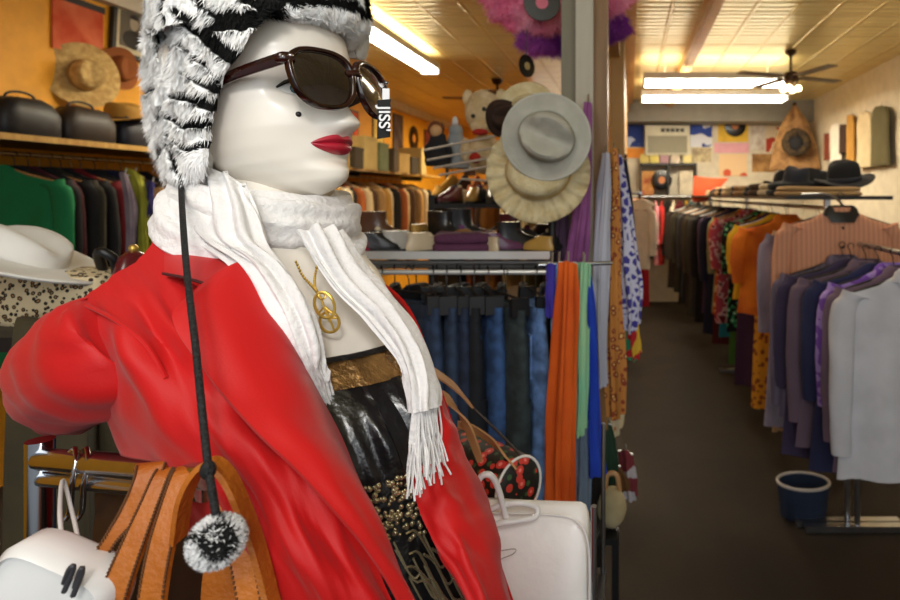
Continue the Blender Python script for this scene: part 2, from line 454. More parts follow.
# ------------------------------------------------------------------ sunglasses
m_shell = mat('tortoiseshell', (44, 15, 9), .18, rgb2=(20, 7, 5), scale=60, coat=.4)
m_lens = mat('smoked_lens', (34, 26, 24), .02, metal=.35, alpha=.985, spec=1.0, coat=1.0)
m_silver = mat('silver_metal', (220, 220, 222), .2, 1.0)
sun = thing('sunglasses', 'dark tortoiseshell sunglasses worn by the mannequin', 'sunglasses', tuple(Hd(.1, 0, 0)))
gp = math.radians(5)
Gf = Ff*math.cos(gp)+Uu*math.sin(gp); Gu = Uu*math.cos(gp)-Ff*math.sin(gp)
def lens_frame(sg):
    wr = math.radians(13)*sg
    lx = Lh*math.cos(wr)-Gf*math.sin(wr)*1.0
    c = Hd(.1045, sg*.0345, .002)
    return c, lx
def outline(k, n=48):
    pts = []
    for i in range(n):
        a = 2*PI*i/n; x = math.cos(a); y = math.sin(a)
        e = 2.6
        r = (abs(x)**e+abs(y)**e)**(-1/e)
        X = .0292*x*r*k; Y = .0252*y*r*k
        X *= 1+.10*(Y/.0245)       # wider at the brow
        pts.append((X, Y))
    return pts
fr = MB()
for sg in (-1, 1):
    c, lx = lens_frame(sg); nrm = np.cross(lx, Gu); nrm /= np.linalg.norm(nrm)
    if np.dot(nrm, Gf) < 0: nrm = -nrm
    V = []; n = 48
    for k, dz in ((1.0, -.002), (1.0, .003), (1.04, .0042), (1.12, .0042), (1.155, .003), (1.155, -.002)):
        for (x, y) in outline(k):
            thick = 1
            yy = y*(1.0 if y < 0 else 1.03)
            V.append(c+lx*x*1.0+Gu*yy+nrm*dz)
    fr.grid(V, n, 6, True, True)
c0, l0 = lens_frame(-1); c1, l1 = lens_frame(1)
a0 = c0+l0*.030+Gu*.009; a1 = c1-l1*.030+Gu*.009
fr.tube([a0-l0*.004, a0+Gf*.002, (a0+a1)/2+Gf*.004+Gu*.0015, a1+Gf*.002, a1+l1*.004], .0036, 10, smooth=4)
# end pieces
for sg, c, lx in ((-1, c0, l0), (1, c1, l1)):
    e0 = c+lx*sg*.031+Gu*.016
    fr.tube([e0-lx*sg*.004, e0+lx*sg*.0035-Gf*.0015, e0+lx*sg*.0045-Gf*.006], [.0058, .0055, .0045], 10, smooth=4)
at_origin(fr.build('frame', m_shell), sun)
for sg, c, lx in ((-1, c0, l0), (1, c1, l1)):
    nrm = np.cross(lx, Gu); nrm = nrm if np.dot(nrm, Gf) > 0 else -nrm
    lb = MB(); V = []
    for k in (1.01, .75, .5, .25, .02):
        for (x, y) in outline(k): V.append(c+lx*x+Gu*y+nrm*(.0012+.0032*(1-k*k)))
    lb.grid(V, 48, 5, True)
    lb.f.append(tuple(range(48*4, 48*5))); lb.mi.append(0)
    at_origin(lb.build('lens', m_lens), sun)
    e0 = c+lx*sg*.0345+Gu*.016-Gf*.003
    tb = MB(); ear = Hd(.012, sg*.078, .002); tip = Hd(-.035, sg*.075, -.012)
    pth = crv([e0, e0*.6+ear*.4+Lh*sg*.003, ear*.72+e0*.28+Lh*sg*.002, ear], 5); V = []
    for i_, p_ in enumerate(pth):
        hh = .0058-.0012*i_/len(pth)
        for k_ in range(10):
            a_ = 2*PI*k_/10; V.append(p_+Gu*hh*math.sin(a_)+Lh*.0024*math.cos(a_))
    tb.grid(V, 10, len(pth), True); tb.f += [tuple(range(10)), tuple(range(10*len(pth)-10, 10*len(pth)))]; tb.mi += [0, 0]
    at_origin(tb.build('temple', m_shell), sun)
    st = MB().ball(c+lx*sg*.0315+Gu*.0165+nrm*.0048, (.0028, .0028, .0016), 10, 7); at_origin(st.build('stud', m_silver), sun)
# swing tag on the far lens
m_tag = mat('black_card', (8, 8, 9), .8); m_ink = mat('white_ink', (235, 235, 235), .5, emit=None)
tgp = [P(377.5, 100, .545), P(390.5, 99, .55), P(390, 137, .55), P(377, 139, .545)]
nn = np.array([.0, -1, .0])*.0008
tb = MB().add([p for p in tgp]+[p-nn for p in tgp], [(0, 1, 2, 3), (7, 6, 5, 4), (0, 4, 5, 1), (1, 5, 6, 2), (2, 6, 7, 3), (3, 7, 4, 0)])
tg_o = tb.build('tag', m_tag, smooth=False); at_origin(tg_o, sun)
cu = bpy.data.curves.new('tagtext', 'FONT'); cu.body = "JISS'"; cu.size = .0145; cu.extrude = .0002; cu.align_x = 'LEFT'; cu.offset = .0002
tmp = bpy.data.objects.new('tagtext', cu); COL.objects.link(tmp)
bpy.context.view_layer.update()
me = bpy.data.meshes.new_from_object(tmp.evaluated_get(bpy.context.evaluated_depsgraph_get()))
bpy.data.objects.remove(tmp)
lt = bpy.data.objects.new('lettering', me); COL.objects.link(lt); me.materials.clear(); me.materials.append(m_ink)
# letters run down the tag: baseline to the left of the card, tops to the right
q = P(379.2, 106, .5445)
M = Matrix(((0, 1, 0, q[0]), (0, 0, -1, q[1]), (-1, 0, 0, q[2]), (0, 0, 0, 1)))
me.transform(M); lt.parent = tg_o
wt = MB().box(P(386, 95, .551), (.0065, .0006, .012)); at_origin(wt.build('tag_sticker', m_ink, smooth=False), sun)

# ------------------------------------------------------------------ fur hat
def seg_d(px, py, a, b):
    ax, ay = a; bx, by = b; dx, dy = bx-ax, by-ay; t = max(0, min(1, ((px-ax)*dx+(py-ay)*dy)/(dx*dx+dy*dy+1e-9)))
    return math.hypot(px-ax-dx*t, py-ay-dy*t), t
STR = [([(172, 12), (183, 20), (202, 34), (222, 50), (244, 64)], 2.5, 8), ([(192, -6), (203, 8), (217, 18), (236, 16)], 3.2, 4.2),
       ([(185, 47), (195, 58), (210, 70), (220, 80)], 2.4, 2.2), ([(187, 76), (203, 84), (218, 90)], 2, 5), ([(176, 98), (190, 99), (214, 107)], 3, 5.5),
       ([(170, 119), (188, 128), (207, 125)], 3, 5), ([(173, 137), (188, 151), (207, 148)], 2.2, 3.2), ([(168, 146), (178, 162), (187, 178)], 1.8, 3.4),
       ([(166, 25), (169, 40), (174, 55)], 1.7, 1.7), ([(156, 32), (160, 46), (165, 62)], 1.6, 1.6), ([(165, 0), (162, 12), (163, 22)], 1.7, 1.7), ([(144, 98), (157, 92)], 1.8, 2.0),
       ([(162, 122), (169, 100)], 1.6, 1.6), ([(147, 124), (152, 137), (155, 152)], 2, 2.2), ([(163, 150), (165, 172)], 1.6, 1.6),
       ([(216, 30), (238, 27), (262, 20), (272, 16)], 5, 8.5), ([(234, -12), (252, 4), (275, 8)], 6, 5), ([(266, 2), (300, 3), (335, 4), (352, 8), (362, 16)], 5, 3.6),
       ([(363, -8), (369, 16)], 4, 4.5), ([(250, -20), (300, -14), (350, -12)], 4, 4), ([(178, -18), (188, -4)], 3, 3)]
def is_black(px, py):
    px += 2.0*nz(px*.09, py*.09, 3.1); py += 2.5*nz(px*.12, py*.12, 7.7); py += 3
    for pl, w0, w1 in STR:
        n = len(pl)-1
        for k in range(n):
            d, t = seg_d(px, py, pl[k], pl[k+1])
            ww = w0+(w1-w0)*((k+t)/n)
            if d < ww*1.3: return True
    return False
def proj(p): return CX+F*p[0]/p[1], CY+F*(ZC-p[2])/p[1]
hat = thing('fur_hat', 'zebra striped white and black fur trapper hat on the mannequin', 'hat', tuple(Hd(0, 0, .09)))
m_fur = mat('zebra_fur', (240, 240, 238), 1.0, pattern='attr', spec=0.0)
m_felt = mat('white_plush', (214, 212, 206), .9)
hb = MB(); fur_src = []
# crown
V = []; n1, n2 = 120, 60
for j in range(n2):
    t = PI*.5*(1-j/(n2-1))
    for i in range(n1):
        a = 2*PI*i/n1; rf = .104 if math.cos(a) > 0 else .064; V.append(Hd(-.005+rf*math.cos(t)*math.cos(a), .080*math.cos(t)*math.sin(a), .062+.12*math.sin(t)))
A = np.array(V).reshape(n2, n1, 3); fur_src.append((A, 'out'))
# rolled band round the forehead
V = []; n1, n2 = 220, 60
for i in range(n1+1):
    a = -.8+2.7*i/n1; ca, sa = math.cos(a), math.sin(a)
    dip = .101 if ca > 0 else .101+.05*ca
    rf = .095 if ca > 0 else .07
    for k in range(n2):
        b_ = 2*PI*k/n2; rr = .020*math.cos(b_)
        V.append(Hd(.004+(rf+rr*.75)*ca, (.080+rr*.75)*sa, dip+.033*math.sin(b_)))
A = np.array(V).reshape(n1+1, n2, 3); fur_src.append((A, 'roll'))
# ear flap
fl = [[(158, -30, .64), (186, -35, .585), (224, -30, .555), (256, -8, .538), (287, 6, .536)],
      [(152, 20, .64), (172, 18, .585), (200, 18, .55), (232, 24, .534), (262, 26, .530)],
      [(150, 50, .64), (170, 50, .585), (194, 52, .552), (220, 54, .534), (244, 54, .528)],
      [(150, 85, .64), (168, 84, .585), (188, 84, .555), (209, 84, .538), (227, 80, .530)],
      [(155, 124, .63), (171, 124, .58), (187, 124, .556), (204, 122, .540), (217, 119, .535)],
      [(163, 156, .61), (175, 158, .572), (187, 158, .552), (200, 156, .540), (212, 152, .536)],
      [(174, 180, .59), (181, 182, .57), (189, 182, .558), (198, 179, .55), (206, 174, .546)]]
A = sheet_pts(fl, 48, 40); fur_src.append((A, 'front')); sheet(hb, [[r[0], r[1], tuple(.5*a_+.5*b_ for a_, b_ in zip(r[1], r[2])), r[2], tuple(.6*a_+.4*b_ for a_, b_ in zip(r[2], r[3]))] for r in [[tuple(x_+(4 if k_ == 0 else 0) if m_ == 0 else x_ for m_, x_ in enumerate(q_)) for k_, q_ in enumerate(rr_)] for rr_ in fl]], 8, 8, .018)
# far flap
fl2 = [[P(346, 12, .65), P(358, 5, .68), P(366, 8, .72)], [P(352, 36, .66), P(360, 34, .68), P(367, 30, .72)], [P(356, 58, .675), P(360, 60, .69), P(364, 56, .71)]]
A = sheet_pts(fl2, 24, 24, True); fur_src.append((A, 'front')); sheet(hb, fl2, 6, 6, .012, world=True)
at_origin(hb.build('shell', m_felt), hat)
# deep plush pile: a tufted surface plus fine combed hairs
FV, FFc, FC = [], [], []
def fur(A, mode, depth, ln, dens):
    du = np.gradient(A, axis=1); dv = np.gradient(A, axis=0); n = np.cross(du, dv); n /= np.linalg.norm(n, axis=-1, keepdims=True)+1e-12
    if mode == 'roll': ref = A-A.mean(1)[:, None, :]
    elif mode == 'out': ref = A-np.array(Hd(0, 0, .04))
    else: ref = np.array([0, 0, ZC])-A
    sg = np.sign((n*ref).sum(-1, keepdims=True)); sg[sg == 0] = 1; n = n*sg
    nv, nu = A.shape[:2]; D = np.zeros((nv, nu)); K = np.zeros((nv, nu), bool)
    for j in range(nv):
        for i in range(nu):
            p = A[j, i]; q = p*np.array([70, 70, 46])
            w_ = nz(q[0]*.5, q[1]*.5, q[2]*.5)
            h = .55+.55*(1-abs(nz(q[0]+w_, q[1], q[2]+w_)))+.25*nz(q[0]*2.4, q[1]*2.4, q[2]*1.8)-.55
            edge = 1.0 if mode != 'front' else min(1, min(i, nu-1-i, nv-1-j)/(nu*.05)+.45)
            px, py = proj(p+n[j, i]*.004); K[j, i] = is_black(px, py)
            D[j, i] = depth*(h*.9+.25)*edge*(.72 if K[j, i] else 1)
    S = A+n*D[..., None]; o = len(FV)
    for j in range(nv):
        for i in range(nu):
            c = .012 if K[j, i] else .93+.05*nz(*(A[j, i]*150)); FV.append(S[j, i]); FC.append((c, c, c*.985, 1))
    for j in range(nv-1):
        for i in range(nu-1):
            a = o+j*nu+i; FFc.append((a, a+1, a+nu+1, a+nu))
    area_ = np.linalg.norm(np.cross(S[:-1, 1:]-S[:-1, :-1], S[1:, :-1]-S[:-1, :-1]), axis=-1)
    for j in range(nv-1):
        for i in range(nu-1):
            k = area_[j, i]*dens; k = int(k)+(R.random() < k-int(k))
            for _ in range(k):
                s, t = R.random(), R.random(); p = (S[j, i]*(1-s)+S[j, i+1]*s)*(1-t)+(S[j+1, i]*(1-s)+S[j+1, i+1]*s)*t; nn = n[j, i]
                q = p*48; cl = np.array([nz(q[0], q[1], q[2]), nz(q[0]+9, q[1], q[2]), nz(q[0], q[1]+9, q[2])])
                tg_ = np.array([.25, 0, -1.])+cl*1.5+np.array([R.gauss(0, .25) for _ in range(3)]); tg_ = tg_-nn*np.dot(tg_, nn); tg_ /= np.linalg.norm(tg_)+1e-9
                d = tg_+nn*R.uniform(.25, .7); d /= np.linalg.norm(d); sd = np.cross(nn, d); sd /= np.linalg.norm(sd)+1e-9; sd *= .00065
                L_ = ln*R.uniform(.5, 1.1); blk = K[j, i]; c = R.uniform(.008, .02) if blk else R.uniform(.9, .98); cc = (c, c, c*.985, 1)
                o2 = len(FV); FV.extend([p-sd, p+sd, p+d*L_]); FFc.append((o2, o2+1, o2+2)); FC.extend([cc]*3)
fur(fur_src[0][0], 'out', .010, .009, 150000); fur(fur_src[1][0], 'roll', .009, .008, 420000)
fur(fur_src[2][0], 'front', .013, .009, 420000); fur(fur_src[3][0], 'front', .006, .006, 420000)
me = bpy.data.meshes.new('fur'); me.from_pydata([tuple(map(float, v)) for v in FV], [], FFc)
ca = me.color_attributes.new('tint', 'FLOAT_COLOR', 'POINT'); ca.data.foreach_set('color', np.array(FC, dtype=np.float32).ravel())
me.polygons.foreach_set('use_smooth', [True]*len(me.polygons))
me.materials.append(m_fur); fo = bpy.data.objects.new('fur', me); COL.objects.link(fo); fo['kind'] = 'stuff'; at_origin(fo, hat)
# tie cord with pom-pom
m_cord = mat('black_cord', (12, 12, 14), .7, bump=.4, bscale=400)
cb = MB().tube([P(181, 182, .562), P(182, 205, .515), P(185, 250, .468), P(190, 300, .435), P(196, 350, .41), P(202, 410, .385), P(208, 465, .37), P(212, 490, .362), P(216, 515, .358)], .0023, 8, smooth=6)
cb.ball(P(208, 470, .368), (.0045, .0045, .006), 10, 8)
at_origin(cb.build('tie_cord', m_cord), hat)
pc = P(217, 541, .358); pr = .0142
pb = MB().ball(pc, pr*.95, 20, 14); pom = pb.build('pompom', m_black); at_origin(pom, hat)
FV2, FF2, FC2, FN2 = [], [], [], []
for _ in range(6000):
    v = np.array([R.gauss(0, 1) for _ in range(3)]); v /= np.linalg.norm(v)
    p = pc+v*pr*.72; d = v+np.array([R.gauss(0, .25) for _ in range(3)]); d /= np.linalg.norm(d)
    px, py = proj(pc+v*pr)
    rx, ry = (px-217)/24, (py-541)/24; rr = math.hypot(rx, ry)
    wht = (rr > .78 and ry > .1) or (rr > .85 and rx > .3) or (rr > .7 and ry < -.3 and rx < .1) or (abs(rx+.1) < .2 and -.4 < ry < -.12)
    wht = wht ^ (R.random() < .06)
    c = R.uniform(.7, .9) if wht else R.uniform(.012, .03)
    tg_ = np.array([R.gauss(0, 1) for _ in range(3)]); tg_ -= v*np.dot(tg_, v); tg_ /= np.linalg.norm(tg_); d = tg_+v*.8; d /= np.linalg.norm(d)
    sd = np.cross(v, d); sd /= np.linalg.norm(sd)+1e-9; sd *= .0008; p = pc+v*pr*.95; tip = p+d*pr*R.uniform(.15, .32)
    o = len(FV2); FV2 += [p-sd, p+sd, tip]; FF2.append((o, o+1, o+2)); FC2 += [(c, c, c, 1)]*3; FN2 += [tuple(v)]*3
me = bpy.data.meshes.new('pompom_fur'); me.from_pydata([tuple(map(float, v)) for v in FV2], [], FF2)
ca = me.color_attributes.new('tint', 'FLOAT_COLOR', 'POINT'); ca.data.foreach_set('color', np.array(FC2, dtype=np.float32).ravel())
me.materials.append(m_fur); fo = bpy.data.objects.new('pompom_fur', me); COL.objects.link(fo); fo['kind'] = 'stuff'; fo.parent = pom

# ------------------------------------------------------------------ leather top
top = thing('leather_top', 'black leather strapless top with gold band and beaded trim on mannequin', 'top', tuple(tor(1.3)[0]-np.array([0, 0, .45])))
m_leather = mat('black_leather', (24, 23, 25), .3, rgb2=(15, 15, 16), scale=14, bump=.25, bscale=90, coat=.25)
m_goldband = mat('gold_lame', (150, 112, 62), .38, metal=.55, rgb2=(92, 66, 36), scale=60, bump=.3, bscale=200)
def tsheet(zs, name, m, off, fold=0.0, nv=24, na=150, fq=34, parent=top, zfun=None):
    V = []
    for side in (0, 1):
        for j in range(nv):
            v = j/(nv-1)
            for i in range(na):
                a = 2*PI*i/na; zt, zb = zs(a); z = zt+(zb-zt)*v
                r = off-(.0022 if side else 0)
                if fold and not side:
                    r += fold*(nz(a*fq/6.28*1.0, z*9, 2.2)*.9+.5*nz(a*fq/3, z*14, 5))*(.35+math.sin(PI*min(1, v*1.1)))
                V.append(torso_p(a, z, r))
    b = MB(); b.grid(V[:na*nv], na, nv, True); b.grid(V[na*nv:], na, nv, True, flip=True)
    K = na*nv
    b.f += [(i, K+i, K+(i+1) % na, (i+1) % na) for i in range(na)]; b.mi += [0]*na
    b.f += [(K-na+i, K-na+(i+1) % na, 2*K-na+(i+1) % na, 2*K-na+i) for i in range(na)]; b.mi += [0]*na
    o = b.build(name, m); at_origin(o, parent); return o
tsheet(lambda a: (1.4605-.004*math.cos(a), 1.440-.004*math.cos(a)), 'gold_band', m_goldband, .007, .0012, 8)
tsheet(lambda a: (1.464-.004*math.cos(a), 1.4605-.004*math.cos(a)), 'band_edge', m_leather, .0085, 0, 4)
tsheet(lambda a: (1.441-.004*math.cos(a), 1.343), 'bodice', m_leather, .006, .0075, 30, 220, 30)
tsheet(lambda a: (1.345, .82), 'hip_panel', m_leather, .005, .006, 46, 200, 12)
bb = MB()
for k in range(620):
    a = R.uniform(-.9, 1.3); z = R.uniform(1.312, 1.366)-.02*max(0, a-.0)
    bb.ball(torso_p(a, z, .0105), R.uniform(.0014, .0027), 6, 5)
for k in range(26):
    a = R.uniform(-.3, .9); z0 = R.uniform(1.27, 1.33); pts = [torso_p(a+.10*q_, z0-.018*q_+.010*math.sin(q_*2.1+k), .010) for q_ in range(5)]
    bb.tube(pts,   .0012, 5, smooth=3)
bd = bb.build('bead_trim', mat('gunmetal_bead', (190, 176, 140), .25, .8)); bd['kind'] = 'stuff'; bd['label'] = 'gold and gunmetal beads sewn under the bust'; at_origin(bd, top)

# ------------------------------------------------------------------ red jacket
jk = thing('red_jacket', 'red satin tailored jacket hanging open on the mannequin', 'jacket', (-.33, .55, 1.1))
m_red = mat('red_satin', (188, 14, 15), .55, rgb2=(178, 11, 13), scale=5, sheen=.08, spec=.3, bump=.05, bscale=700)
m_red2 = mat('red_satin_lapel', (192, 16, 17), .52, rgb2=(184, 13, 14), scale=5, sheen=.08, spec=.3, bump=.05, bscale=700)
bodyg = [[(240, 250, .80), (150, 285, .66), (64, 312, .52), (92, 291, .49), (135, 261, .515), (165, 236, .55), (192, 228, .572)],
         [(250, 300, .80), (150, 340, .62), (88, 345, .50), (118, 328, .455), (160, 306, .468), (205, 300, .49), (250, 300, .513)],
         [(260, 370, .80), (160, 400, .60), (98, 395, .495), (138, 375, .438), (190, 356, .440), (240, 362, .455), (292, 372, .480)],
         [(270, 440, .78), (200, 450, .60), (118, 447, .50), (168, 432, .428), (225, 425, .420), (280, 430, .432), (325, 440, .458)],
         [(300, 510, .75), (240, 520, .58), (176, 515, .48), (218, 508, .42), (268, 505, .405), (320, 512, .415), (364, 520, .440)],
         [(340, 590, .72), (290, 600, .56), (240, 590, .47), (272, 590, .41), (312, 588, .396), (355, 592, .408), (392, 600, .430)],
         [(380, 680, .72), (330, 690, .56), (285, 690, .48), (310, 690, .43), (345, 690, .408), (390, 692, .412), (432, 694, .43)]]
def jdisp(u, v):
    h = .006*nz(u*7, v*2.6, 1)+.0035*nz(u*16, v*5, 4)+.0015*nz(u*34, v*12, 9)
    h -= .010*g(u-.60, .028)*g(v-.24, .11)      # deep fold below the collar
    h += .006*g(u-.53, .03)*g(v-.25, .10)
    h += .004*math.sin(26*(v-.35*u))*g(v-.62, .3)*max(0, 1-abs(u-.75)*2.5)
    return h
jb = MB(); sheet(jb, bodyg, 14, 12, .004, jdisp)
at_origin(jb.build('front_panel', m_red), jk)
# lapel
lap = [[(198, 286, 0.47), (222, 272, 0.486), (243.0, 262, 0.504), (258, 262, 0.527)], [(172, 318, 0.44), (215, 305, 0.458), (260.8, 298, 0.486), (280, 308, 0.508)], [(206, 372, 0.42), (245, 355, 0.44), (282.6, 345, 0.468), (305, 366, 0.492)], [(250, 424, 0.404), (280, 410, 0.422), (311.4, 405, 0.448), (335, 422, 0.474)], [(300, 472, 0.392), (322, 462, 0.406), (340.2, 458, 0.428), (361, 483, 0.452)], [(350, 528, 0.39), (365, 522, 0.401), (375.2, 522, 0.414), (385, 543, 0.433)], [(388, 580, 0.398), (396, 578, 0.406), (399.2, 580, 0.416), (405, 592, 0.428)], [(424, 640, 0.403), (428, 640, 0.409), (427.2, 642, 0.416), (430, 646, 0.424)]]
jb = MB(); sheet(jb, lap, 8, 8, .0035, lambda u, v: .0015*nz(u*4, v*9, 2)+.003*math.sin(PI*u))
lp = jb.build('lapel', m_red2); at_origin(lp, jk)
# collar round the back of the neck
colr = [[(176, 224, .60), (166, 250, .535), (164, 273, .492)],
        [(190, 226, .592), (188, 252, .532), (186, 276, .482)],
        [(205, 236, .577), (214, 258, .528), (206, 284, .478)],
        [(222, 250, .560), (238, 262, .525), (222, 272, .492)]]
jb = MB(); sheet(jb, colr, 8, 8, .0035, lambda u, v: .002*math.sin(PI*u))
at_origin(jb.build('collar', m_red2), jk)
# notch slit
jb = MB().tube([P(163, 273.5, .487), P(185, 278, .476), P(208, 284.5, .474)], .0012, 6, smooth=4); at_origin(jb.build('notch_seam', mat('dark_seam', (70, 8, 10), .8)), jk)
# sleeve pushed back
def sleeve_mesh():
    cs = [(135, 335, .490), (116, 350, .492), (94, 362, .53), (76, 375, .60), (72, 392, .70)]
    C_ = crv([P(*c) for c in cs], 8); rr = np.interp(np.linspace(0, 1, len(C_)), [0, .12, .35, .7, 1], [.034, .046, .052, .052, .048])
    b = MB(); V = []; n = 40; m = len(C_)
    for i in range(m):
        T = C_[min(i+1, m-1)]-C_[max(i-1, 0)]; T /= np.linalg.norm(T)
        a0 = np.cross(T, Zu); a0 /= np.linalg.norm(a0); b0 = np.cross(T, a0)
        for k in range(n):
            a = 2*PI*k/n
            r_ = rr[i]*(1+.07*nz(a*1.1, i*.16, 2)+.05*nz(math.cos(a)*3, math.sin(a)*3, i*.28)+.03*math.sin(i*1.1+2*math.sin(a)))
            V.append(C_[i]+(a0*math.cos(a)+b0*math.sin(a))*r_)
    b.grid(V, n, m, True); o = len(b.v)
    b.f += [tuple(range(n)), tuple(range(n*(m-1), n*m))]; b.mi += [0, 0]; return b
at_origin(sleeve_mesh().build('sleeve', m_red), jk)
jb = MB().tube([P(86, 305, .475), P(112, 318, .452), P(140, 338, .442), P(154, 356, .436), P(166, 378, .432)], .0016, 6, smooth=5); at_origin(jb.build('armhole_seam', m_red), jk)
# far front panel
farg = [[(428, 388, .585), (434, 390, .58), (439, 391, .59), (440, 396, .66)],
        [(418, 440, .535), (434, 432, .54), (453, 425, .575), (448, 430, .68)],
        [(414, 490, .505), (442, 480, .51), (475, 474, .555), (468, 478, .68)],
        [(430, 535, .485), (460, 528, .49), (496, 527, .54), (488, 530, .68)],
        [(466, 598, .47), (486, 598, .475), (510, 597, .53), (502, 600, .68)],
        [(500, 690, .46), (520, 690, .465), (545, 690, .52), (540, 690, .68)]]
jb = MB(); sheet(jb, farg, 10, 10, .004, lambda u, v: .004*nz(u*5, v*7, 8)+.0025*nz(u*10, v*16, 1))
at_origin(jb.build('far_panel', m_red), jk)
# back of the jacket closing the two panels
backg = [[P(240, 250, .80), P(330, 262, .80), P(400, 300, .76), P(440, 396, .66)],
         [P(270, 440, .78), P(350, 450, .84), P(430, 450, .80), P(468, 478, .68)],
         [P(380, 680, .72), P(440, 690, .80), P(500, 690, .80), P(540, 690, .68)]]
jb = MB(); sheet(jb, backg, 8, 8, .004, world=True); at_origin(jb.build('back_panel', m_red), jk)

# ------------------------------------------------------------------ white scarf
sc = thing('white_scarf', 'crinkled white fringed scarf wound round the mannequin neck', 'scarf', (-.33, .56, 1.45))
m_scarf = mat('white_gauze', (226, 224, 222), .85, rgb2=(214, 211, 210), scale=12, sheen=.2, bump=.3, bscale=150)
def loop_wrap(c, ra, rb, rr, rz, tilt, seed, sag=0):
    b = MB(); V = []; n, m = 54, 110
    for i in range(m):
        a = 2*PI*i/m
        rad = c+s_*ra*math.sin(a)+t_*rb*math.cos(a)+np.array([0, 0, tilt*math.cos(a)+tilt*.4*math.sin(a)-sag*max(0, math.cos(a-.1))**4])
        out = s_*math.sin(a)+t_*math.cos(a)
        for k in range(n):
            th = 2*PI*k/n; tw = th+a*.35
            rip = 1+.10*nz(tw*3.3, a*1.3, seed)+.085*math.sin(tw*9+1.6*nz(a*1.5, tw, seed+3))+.12*nz(math.cos(th)*2, math.sin(th)*2, a*2.2+seed)
            V.append(rad+out*(rr*math.cos(th)*rip)+np.array([0, 0, rz*math.sin(th)*rip]))
    b.grid(V, n, m, True, True); return b
at_origin(loop_wrap(np.array([-.370, .616, 1.581]), .066, .060, .021, .029, -.012, 1).build('neck_wrap', m_scarf), sc)
at_origin(loop_wrap(np.array([-.366, .608, 1.558]), .074, .056, .021, .030, -.026, 5, .03).build('neck_wrap', m_scarf), sc)
def ridges(q, f1=10, amp=.0035):
    return lambda u, v: amp*math.sin(u*f1*PI+1.3*nz(u*2, v*4, q)+v*2.0)+amp*.9*nz(u*8, v*5, q+2)+.004*math.sin(PI*u)
neart = [[(182, 176, .60), (204, 170, .575), (226, 174, .555), (250, 190, .54)],
         [(174, 205, .57), (204, 202, .545), (234, 205, .53), (262, 222, .53)],
         [(176, 226, .55), (212, 236, .525), (246, 240, .512), (274, 254, .518)],
         [(228, 262, .512), (252, 264, .498), (276, 272, .494), (294, 286, .505)],
         [(262, 306, .492), (280, 306, .482), (298, 308, .480), (310, 322, .49)],
         [(290, 345, .486), (301, 346, .481), (313, 348, .481), (322, 362, .490)],
         [(308, 372, .492), (315, 374, .490), (321, 377, .491), (325, 384, .497)],
         [(324, 410, .502), (327, 410, .501), (329, 411, .502), (331, 413, .506)]]
jb = MB(); sheet(jb, neart, 16, 8, .004, ridges(1, 9)); at_origin(jb.build('tail', m_scarf), sc)
fart = [[(296, 232, .535), (315, 228, .54), (332, 232, .56), (344, 238, .59)],
        [(316, 262, .525), (334, 262, .53), (352, 262, .55), (366, 268, .59)],
        [(338, 292, .515), (356, 290, .52), (374, 290, .54), (390, 296, .58)],
        [(370, 322, .505), (384, 320, .508), (400, 320, .525), (412, 328, .57)],
        [(396, 354, .497), (406, 352, .498), (418, 350, .512), (428, 358, .55)],
        [(410, 388, .488), (418, 387, .487), (428, 386, .496), (437, 390, .53)],
        [(413, 412, .484), (420, 412, .482), (430, 409, .49), (438, 406, .52)]]
jb = MB(); sheet(jb, fart, 14, 8, .004, ridges(4, 8)); at_origin(jb.build('tail', m_scarf), sc)
fb = MB()
for k in range(46):
    u = k/45; x0 = 413+25*u+R.uniform(-1, 1); y0 = 411-5*u; d0 = .483+.04*u**2
    ln = R.uniform(70, 92)-22*u; kx = R.uniform(-6, 6)+3*u
    pts = [P(x0, y0-2, d0), P(x0+kx*.4+R.uniform(-2.5, 2.5), y0+ln*.35, d0-.004), P(x0+kx*.8+R.uniform(-3.5, 3.5), y0+ln*.7, d0-.006+R.uniform(-.006, .006)), P(x0+kx*1.2+R.uniform(-2, 2)+4*u, y0+ln, d0-.008+R.uniform(-.006, .006))]
    fb.tube(pts, .00085, 5, smooth=4)
fo = fb.build('fringe', m_scarf); fo['kind'] = 'stuff'; at_origin(fo, sc)

# ------------------------------------------------------------------ necklace
m_gold = mat('gold', (232, 194, 96), .3, .75)
nk = thing('gold_necklace', 'gold necklace with a double ring pendant on the mannequin chest', 'necklace', tuple(P(325, 312, .52)))
ch = MB()
for q in ([P(296, 262, .545), P(303, 276, .535), P(312, 286, .530), P(317, 292, .528)], [P(318, 262, .548), P(315, 276, .535), P(315, 286, .531), P(317, 292, .528)]):
    for i, p in enumerate(crv(q, 5)): ch.ball(p, (.0013, .0013, .0016), 6, 5)
o = ch.build('chain', m_gold); at_origin(o, nk)
def ring(c, rx, ry, tilt, r=.0012):
    b = []
    for i in range(26):
        a = 2*PI*i/26; x = rx*math.cos(a); y = ry*math.sin(a)
        X = x*math.cos(tilt)-y*math.sin(tilt); Y = x*math.sin(tilt)+y*math.cos(tilt)
        b.append(P(c[0]+X, c[1]+Y, .5235+(-.0003*(Y))))
    return b
pd = MB().tube(ring((324.5, 305), 9.5, 13.5, -.35), .0013, 7, True).tube(ring((329.5, 322), 9.5, 10.5, -.45), .0013, 7, True)
pd.tube(ring((322, 296), 3.5, 3, 0), .001, 6, True)
pd.tube([P(320, 296, .5235), P(330, 322, .520)], .001, 6).tube([P(325, 307, .5225), P(332, 313, .521)], .001, 6).tube([P(324, 307, .5225), P(318, 314, .521)], .001, 6).tube([P(323, 318, .521), P(337, 318, .5205)], .001, 6)
pd.tube([P(327, 312, .5215), P(334, 330, .518)], .0009, 6)
at_origin(pd.build('pendant', m_gold), nk)
